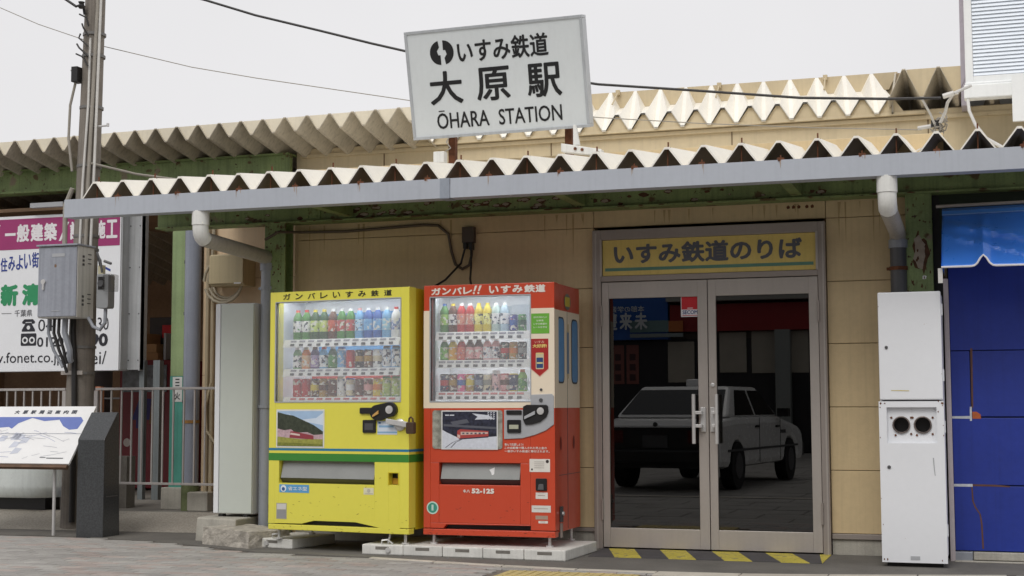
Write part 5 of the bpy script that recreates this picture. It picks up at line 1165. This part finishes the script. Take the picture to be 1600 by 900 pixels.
for k in range(26):
    u = rc.choice((X0+.006, X1-.006, X0+.012, X1-.01, rx0-.012, rx1+.012)) + rc.uniform(-.004,.004); v = rc.choice((rc.uniform(.04,1.8), rc.uniform(.8,1.16), 1.11, .05)); r_ = rc.uniform(.002,.006)
    shape(cb, cpl, [(u+r_*math.cos(a)*rc.uniform(.5,1), v+r_*1.4*math.sin(a)*rc.uniform(.6,1.3)) for a in (0,1.1,2.2,3.3,4.4,5.4)], .0008+.00005*k, 0)
P('paint_chips', cb, 'rust', wc, kind='stuff')
hg = B()
for z in (.25,.95,1.3,1.75): hg.tube([(X1+.002,-.675,z-.04),(X1+.002,-.675,z+.04)], .006, 8)
P('hinge', hg, 'wmetal', wc)
P('base', B().box(X0+.03,X1-.03,-.66,-.3,0,.05), 'black', wc)

# ================================================================== BLUE WALL AND AWNING (right)
bw = T('blue_wall', 'blue sheeted shop wall with peeled tape strips under the blue awning', 'wall', (0,-.2,0))
P('trim_post', B().box(-.322,-.288,-.225,-.19,-.01,2.0), 'pinkpost', bw, bev=.003)
for x0, x1, z0, z1 in ((-.286,.6,.075,.527),(-.286,.6,.536,1.006),(-.286,-.157,1.016,1.48),(-.148,.6,1.016,1.48),(-.286,.6,1.486,2.3)):
    P('wall_panel', B().box(x0,x1,-.2,-.17,z0,z1), 'blue', bw, bev=.003)
P('panel_backing', B().box(-.288,.6,-.185,-.16,.07,2.4), mat('dark_blue_backing', lin(30,36,70), .8), bw)
b = B(); wpl = Plane((0,-.2,0))
shape(b, wpl, [(-.286,1.002),(-.155,1.0),(-.155,1.02),(-.286,1.018)], .001, 0); shape(b, wpl, [(-.166,.985),(-.152,.985),(-.15,1.085),(-.164,1.085)], .0015, 0)
shape(b, wpl, [(-.286,.522),(-.16,.521),(-.16,.541),(-.286,.54)], .001, 0)
P('tape_strip', b, 'tape', bw)
b = B()
shape(b, wpl, [(-.16,.526),(.0,.524),(.09,.521),(.09,.53),(.0,.538),(-.16,.54)], .001, 0); shape(b, wpl, [(-.152,1.08),(-.14,1.08),(-.135,1.5),(-.15,1.5)], .001, 0)
shape(b, wpl, [(-.16,.52),(-.155,.42),(-.14,.38),(-.11,.33),(-.10,.26),(-.095,.09),(-.107,.09),(-.112,.26),(-.12,.33),(-.15,.375),(-.166,.42),(-.17,.52)], .0012, 0)
P('glue_line', b, 'brown', bw)
b = B(); shape(b, wpl, [(-.148,1.0),(-.09,1.0),(-.092,1.03),(-.12,1.05),(-.148,1.05)], .002, 0); P('torn_patch', b, 'orange', bw)
for a, b_, c, z0, z1, m in ((-.292,-.17,-.215,-.02,.066,'pvcg'),(-.166,.6,-.23,.012,.068,'conc'),(-.292,.6,-.26,-.03,.008,'conc')):
    P('plinth_block', B().box(a,b_,c,-.1,z0,z1), m, bw, bev=.006)
P('lintel', B().box(-.34,1.0,-.06,.0,2.30,2.66), mat('dark_green_lintel', lin(38,48,34), .7), bw)
P('dark_return', B().box(-.39,-.326,-.05,.0,0,2.64), 'facdark', bw)
aw = T('awning', 'glossy blue tarpaulin awning with white scalloped hem over the blue wall', 'awning', (0,-.5,2.1))
P('rail', B().tube([(-.355,-.28,2.515),(.7,-.28,2.525)], .012, 8), flat(176,168,160), aw)
# wrinkled sheet, scalloped bottom edge with a notch
nu, nv = 48, 18; vv = []; x0, x1 = -.312, .62
def notch(x):
    return .075*math.exp(-((x+.04)/.035)**2) + .075*math.exp(-((x-.42)/.035)**2)
for j in range(nv+1):
    for i in range(nu+1):
        x = x0+(x1-x0)*i/nu; t = j/nv
        zt, zb_ = 2.445+.012*(x-x0), 2.025+notch(x)
        z = zt+(zb_-zt)*t
        k1_ = .5+.5*math.sin(2.2*x*4+z*16+1.2*math.sin(x*7)); k2_ = math.exp(-((z-(2.36-.22*(x-x0)))/.03)**2)+.8*math.exp(-((z-(2.27-.28*(x-x0)))/.022)**2)
        y = -.36-.50*t-.03*k1_*math.sin(math.pi*t)-.05*k2_*min(1,8*(x-x0))
        vv.append((x, y, z))
ff = [(j*(nu+1)+i, j*(nu+1)+i+1, (j+1)*(nu+1)+i+1, (j+1)*(nu+1)+i) for j in range(nv) for i in range(nu)]
sheet = P('sheet', B().add(vv, ff), 'tarp', aw, smooth=True); q = sheet.modifiers.new('thickness', 'SOLIDIFY'); q.thickness = .003
P('top_flap', B().hexa([(x0,-.365,2.44),(x1,-.365,2.45),(x1,-.28,2.44),(x0,-.28,2.43),(x0,-.35,2.47),(x1,-.35,2.48),(x1,-.27,2.51),(x0,-.27,2.50)]), mat('pale_blue_tarp', lin(70,130,210), .4, var=.06), aw)
P('side_flap', B().poly([(x0,-.36,2.445),(x0,-.86,2.03),(x0,-.20,2.03),(x0,-.20,2.445)]), 'tarp', aw)
P('hem', B().tube([Vector(vv[nv*(nu+1)+i])+Vector((0,-.004,0)) for i in range(nu+1)], .007, 6), 'hem', aw, smooth=True)
P('hem', B().tube([Vector(vv[i])+Vector((0,-.006,-.004)) for i in range(nu+1)], .005, 6), flat(130,170,226), aw)
P('corner_tie', B().box(-.335,-.305,-.84,-.82,1.92,2.02), 'cablew', aw)

# ================================================================== LOUVRED TOWER (upper right)
lt = T('louvred_building', 'white louvred upper storey with pale blue slats at the top right corner', 'building', (.2,2.0,3.8))
P('wall', B().box(-.15,2.2,2.03,4.2,3.88,6.5), 'louvf', lt)
P('frame', B().box(-.155,-.09,1.97,2.03,3.88,6.5).box(-.09,2.2,1.97,2.03,3.88,3.935), 'louvf', lt, bev=.004)
slm = B().hexa([(0,-.004,0),(2.28,-.004,0),(2.28,.0,-.003),(0,.0,-.003),(0,.010,.0325),(2.28,.010,.0325),(2.28,.014,.0325),(0,.014,.0325)]).mesh('slat', [M_['louv']])
for i in range(58):
    o = bpy.data.objects.new('slat', slm); col.objects.link(o); o.parent = lt; o.location = Vector((-.088,1.975,3.94+.0335*i)) - Vector((.2,2.0,3.8))
P('fascia', B().box(-.17,.26,1.9,2.03,3.73,3.85).box(-.16,2.2,1.93,2.03,3.85,3.878), 'louvf', lt, bev=.01)
P('corner_bracket', B().box(.22,.42,1.86,1.9,3.5,3.9), 'louvf', lt)
P('grey_return', B().hexa([(-.20,2.3,3.75),(-.155,2.3,3.75),(-.155,2.9,3.75),(-.20,2.9,3.75),(-.19,2.3,6.5),(-.155,2.3,6.5),(-.155,2.9,6.5),(-.19,2.9,6.5)]), flat(176,168,178), lt)
P('hanging_wire', B().tube([(-.14,1.92,3.72),(-.13,1.8,3.6),(-.08,1.5,3.42),(.0,1.2,3.25),(.12,.8,3.1),(.25,.5,3.02)], .014, 8), 'cablew', lt, smooth=True)

# ================================================================== OVERHEAD CABLES
tag(P('overhead_cable', B().tube([(-9.6,.2,5.6),(-8,.2,5.17),(-6.612,.2,4.736),(-6.1,.2,4.55),(-5.47,.2,4.357),(-4.985,.2,4.205),(-4.629,.2,4.10),(-3.8,.2,3.88),(-2.974,.2,3.70),(-2.24,.2,3.60),(-1.36,.2,3.475),(-.7,.2,3.42),(-.315,.2,3.40)], .0105, 8), 'cable', smooth=True), 'thick black overhead cable sagging behind the station sign to the right', 'cable')
wp = [(-9.5,.6,5.17),(-9.122,.6,5.0),(-8.672,.6,4.795),(-8.197,.6,4.616),(-7.946,.6,4.521),(-6.973,.6,4.241),(-6.306,.6,4.089),(-4.793,.6,3.775),(-3.055,.6,3.507),(-2.19,.6,3.401),(-1.3,.6,3.31),(-.476,.6,3.24)]
tag(P('overhead_cable', B().tube(wp, .0042, 6), 'cableg'), 'thin twisted grey wire running past the pole behind the sign', 'cable')
tag(P('service_cable', B().tube([(-7.80,.25,3.33),(-7.55,.6,3.27),(-7.25,1.0,3.25),(-6.9,1.5,3.30),(-6.75,2.0,3.40),(-6.8,2.38,3.50)], .012, 8), 'cableg', smooth=True), 'grey service cable sagging from the utility pole to the dark eave', 'cable')
jn = T('cable_junction', 'tangle of cable clamps and insulators above the right end of the canopy', 'cable junction', (-.35,.5,3.2))
P('insulator', B().tube([(-.50,.55,3.245),(-.40,.52,3.25)], .016, 8).tube([(-.30,.2,3.41),(-.22,.2,3.43)], .02, 8), 'cablew', jn)
tg = B(); rr_ = random.Random(2)
for k in range(9):
    p = Vector((-.36+rr_.uniform(-.04,.05), .5, 3.2+rr_.uniform(-.06,.08))); pts = []
    for t in range(7): pts.append(p + Vector((.035*math.cos(t*1.2+k), .03*math.sin(t*.9), .03*math.sin(t*1.2+k)+.006*t)))
    tg.tube(pts, .0055, 6)
P('wire_tangle', tg, 'cableg', jn)
P('clamp', B().box(-.40,-.34,.49,.53,3.24,3.29).lathe((-.37,.5,3.17), [(.02,-.02,0),(.02,.02,0)], 8, 'y'), 'cable', jn)
P('lead', B().tube([(-.33,.45,3.26),(-.29,.4,3.33),(-.27,.3,3.38),(-.22,.2,3.43),(-.1,.4,3.52)], .012, 8).tube([(-.37,.5,3.25),(-.40,.4,3.32),(-.45,.2,3.40)], .009, 8).tube([(-.36,.45,3.16),(-.42,.2,3.05),(-.5,-.2,2.93)], .006, 6), 'cablew', jn, smooth=True)

# ================================================================== ACROSS THE PLAZA (mirrored in the door glass)
tx = T('taxi', 'white saloon taxi parked in the plaza, mirrored in the glass doors', 'taxi', (-4.155,-7.43,0), R(-83.1))
body = [(0.02,.42),(0,.55),(.03,.82),(.10,.90),(.95,.94),(3.0,.94),(4.1,.80),(4.32,.72),(4.40,.55),(4.36,.28),(3.85,.24),(.4,.24),(.05,.30)]
def arch(cx, r=.35): return [(cx+r*math.cos(R(t)), .28+r*math.sin(R(t))) for t in range(180, -1, -20)]
bodyp = [(0.02,.42),(0,.55),(.03,.84),(.10,.91),(.95,.95),(3.05,.95),(4.1,.81),(4.32,.73),(4.40,.55),(4.36,.28)] + [(x, z) for x, z in reversed(arch(3.62))] + [(x, z) for x, z in reversed(arch(.92))] + [(.05,.30)]
P('body', B().prism(bodyp, 'y', -.84, .84), 'carwhite', tx, local=True, bev=.09)
def fr8(zb_, zt, xb0, xb1, xt0, xt1, wb_, wt): return [(xb0,-wb_,zb_),(xb1,-wb_,zb_),(xb1,wb_,zb_),(xb0,wb_,zb_),(xt0,-wt,zt),(xt1,-wt,zt),(xt1,wt,zt),(xt0,wt,zt)]
P('cabin', B().hexa(fr8(.94,1.36,.55,3.15,1.2,2.5,.78,.62)), 'carwhite', tx, local=True, bev=.05)
gl = B()
for sgn in (1,-1):
    def sd_(x, z): t = (z-.94)/.42; return (x, sgn*(.78-.16*t+.006), z)
    gl.poly([sd_(.95,.97),sd_(1.88,.97),sd_(1.88,1.31),sd_(1.36,1.31)]); gl.poly([sd_(1.96,.97),sd_(2.98,.97),sd_(2.50,1.31),sd_(1.96,1.31)])
def rw(y, t): return (.55+.65*t-.006, y*(.72-.13*t), .94+.42*t+.006)
gl.poly([rw(-1,.1),rw(1,.1),rw(1,.88),rw(-1,.88)])
def fwd(y, t): return (3.15-.65*t+.006, y*(.72-.13*t), .94+.42*t+.006)
gl.poly([fwd(-1,.1),fwd(1,.1),fwd(1,.88),fwd(-1,.88)])
P('window_glass', gl, 'cglass', tx, local=True)
P('rear_panel', B().box(-.016,.02,-.80,.80,.30,.82), 'black', tx, local=True)  # rear blackened to stand in for shade; bumper and plate likewise
for sgn in (1,-1):
    P('tail_lamp', B().box(-.02,.01,sgn*.62-.18,sgn*.62+.18,.62,.78), 'redlamp', tx, local=True)
    P('door_seam', B().box(1.9,1.915,sgn*.838,sgn*.845,.32,.94).box(3.0,3.012,sgn*.838,sgn*.845,.32,.94).box(.4,4.0,sgn*.84,sgn*.852,.5,.53), 'dgrey', tx, local=True)
    P('door_handle', B().box(1.70,1.86,sgn*.84,sgn*.865,.80,.83).box(2.75,2.92,sgn*.84,sgn*.865,.79,.82), 'black', tx, local=True)
    P('mirror', B().box(2.85,2.98,sgn*.84-.0,sgn*1.0,.94,1.06), 'black', tx, local=True)
    for cx in (.92,3.62):
        wh = P('wheel', B().tube([(cx,sgn*.66,.31),(cx,sgn*.83,.31)], .31, 24), 'rubber', tx, local=True)
        P('hub_cap', B().tube([(cx,sgn*.825,.31),(cx,sgn*.84,.31)], .17, 16), 'dgrey', wh, local=True)
P('number_plate', B().box(-.035,-.02,-.17,.17,.56,.72), 'dgrey', tx, local=True)
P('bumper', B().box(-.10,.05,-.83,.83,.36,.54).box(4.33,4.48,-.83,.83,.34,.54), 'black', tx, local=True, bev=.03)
P('boot_badge', B().lathe((-.02,0,.86), [(.03,0,0),(.03,.02,0)], 12, 'x'), 'dgrey', tx, local=True)
P('roof_lamp', B().box(1.75,1.95,-.17,.17,1.36,1.47), 'white', tx, local=True, bev=.03)
P('side_mark', B().box(3.02,3.3,.84,.846,.70,.75).box(3.02,3.3,-.846,-.84,.70,.75), 'dgrey', tx, local=True)

sh = T('shop_building', 'shop with blue and red fascias across the plaza, mirrored in the doors', 'building', (-7,-24,0))
P('wall', B().box(-26,14,-30,-24,0,3.62).box(-26,14,-30,-24.6,3.62,8), 'facade', sh)
P('shopfront', B().box(-15,2,-24,-23.95,0,2.72), 'facdark', sh)
P('blue_fascia', B().box(-11.5,-7.5,-24,-23.7,2.72,3.8), 'facblue', sh)
P('red_fascia', B().box(-7.46,-3.6,-24,-23.75,2.9,3.55), 'facred', sh)
P('tenant_strip', B().box(-8.44,-7.47,-23.7,-23.66,2.9,3.18,0).box(-7.47,-7.12,-23.7,-23.66,2.9,3.16,1).box(-8.44,-7.12,-23.7,-23.66,2.77,2.86,2), [flat(120,150,150), flat(206,120,60), flat(150,160,160)], sh)
for x0, x1, z0, z1 in ((-7.55,-6.9,1.67,2.66),(-6.28,-5.63,1.9,2.87),(-5.5,-4.15,1.88,2.88)):
    P('window_blind', B().box(x0,x1,-23.95,-23.92,z0,z1), 'facwhite', sh)
for x0 in (-8.97,-8.6): 
    po = B().box(x0,x0+.31,-23.95,-23.93,1.64,2.6,0); 
    for z in (2.3,2.05,1.8): po.box(x0+.08,x0+.23,-23.93,-23.925,z-.08,z+.08,1)
    P('poster', po, [flat(150,90,80), flat(70,40,40)], sh)
P('pillar', B().box(-4.9,-4.55,-23.9,-23.6,0,2.9), flat(150,154,150), sh)
P('eave_line', B().box(-7.5,0,-24.3,-23.5,3.62,3.72), flat(170,168,160), sh)
fpl = Plane((0,-23.70,0), (-1,0,0), (0,0,1)); s = B()
for i, c in enumerate('未来塾'): text(s, fpl, c, 7.98+.38*i, 2.96, 7.98+.38*i+.32, 3.38, .12, 0, .08)
text(s, fpl, '本部の学習塾', 8.08,3.4,9.1,3.55,.01,0,.04)
P('lettering', s, flat(226,230,232), sh)
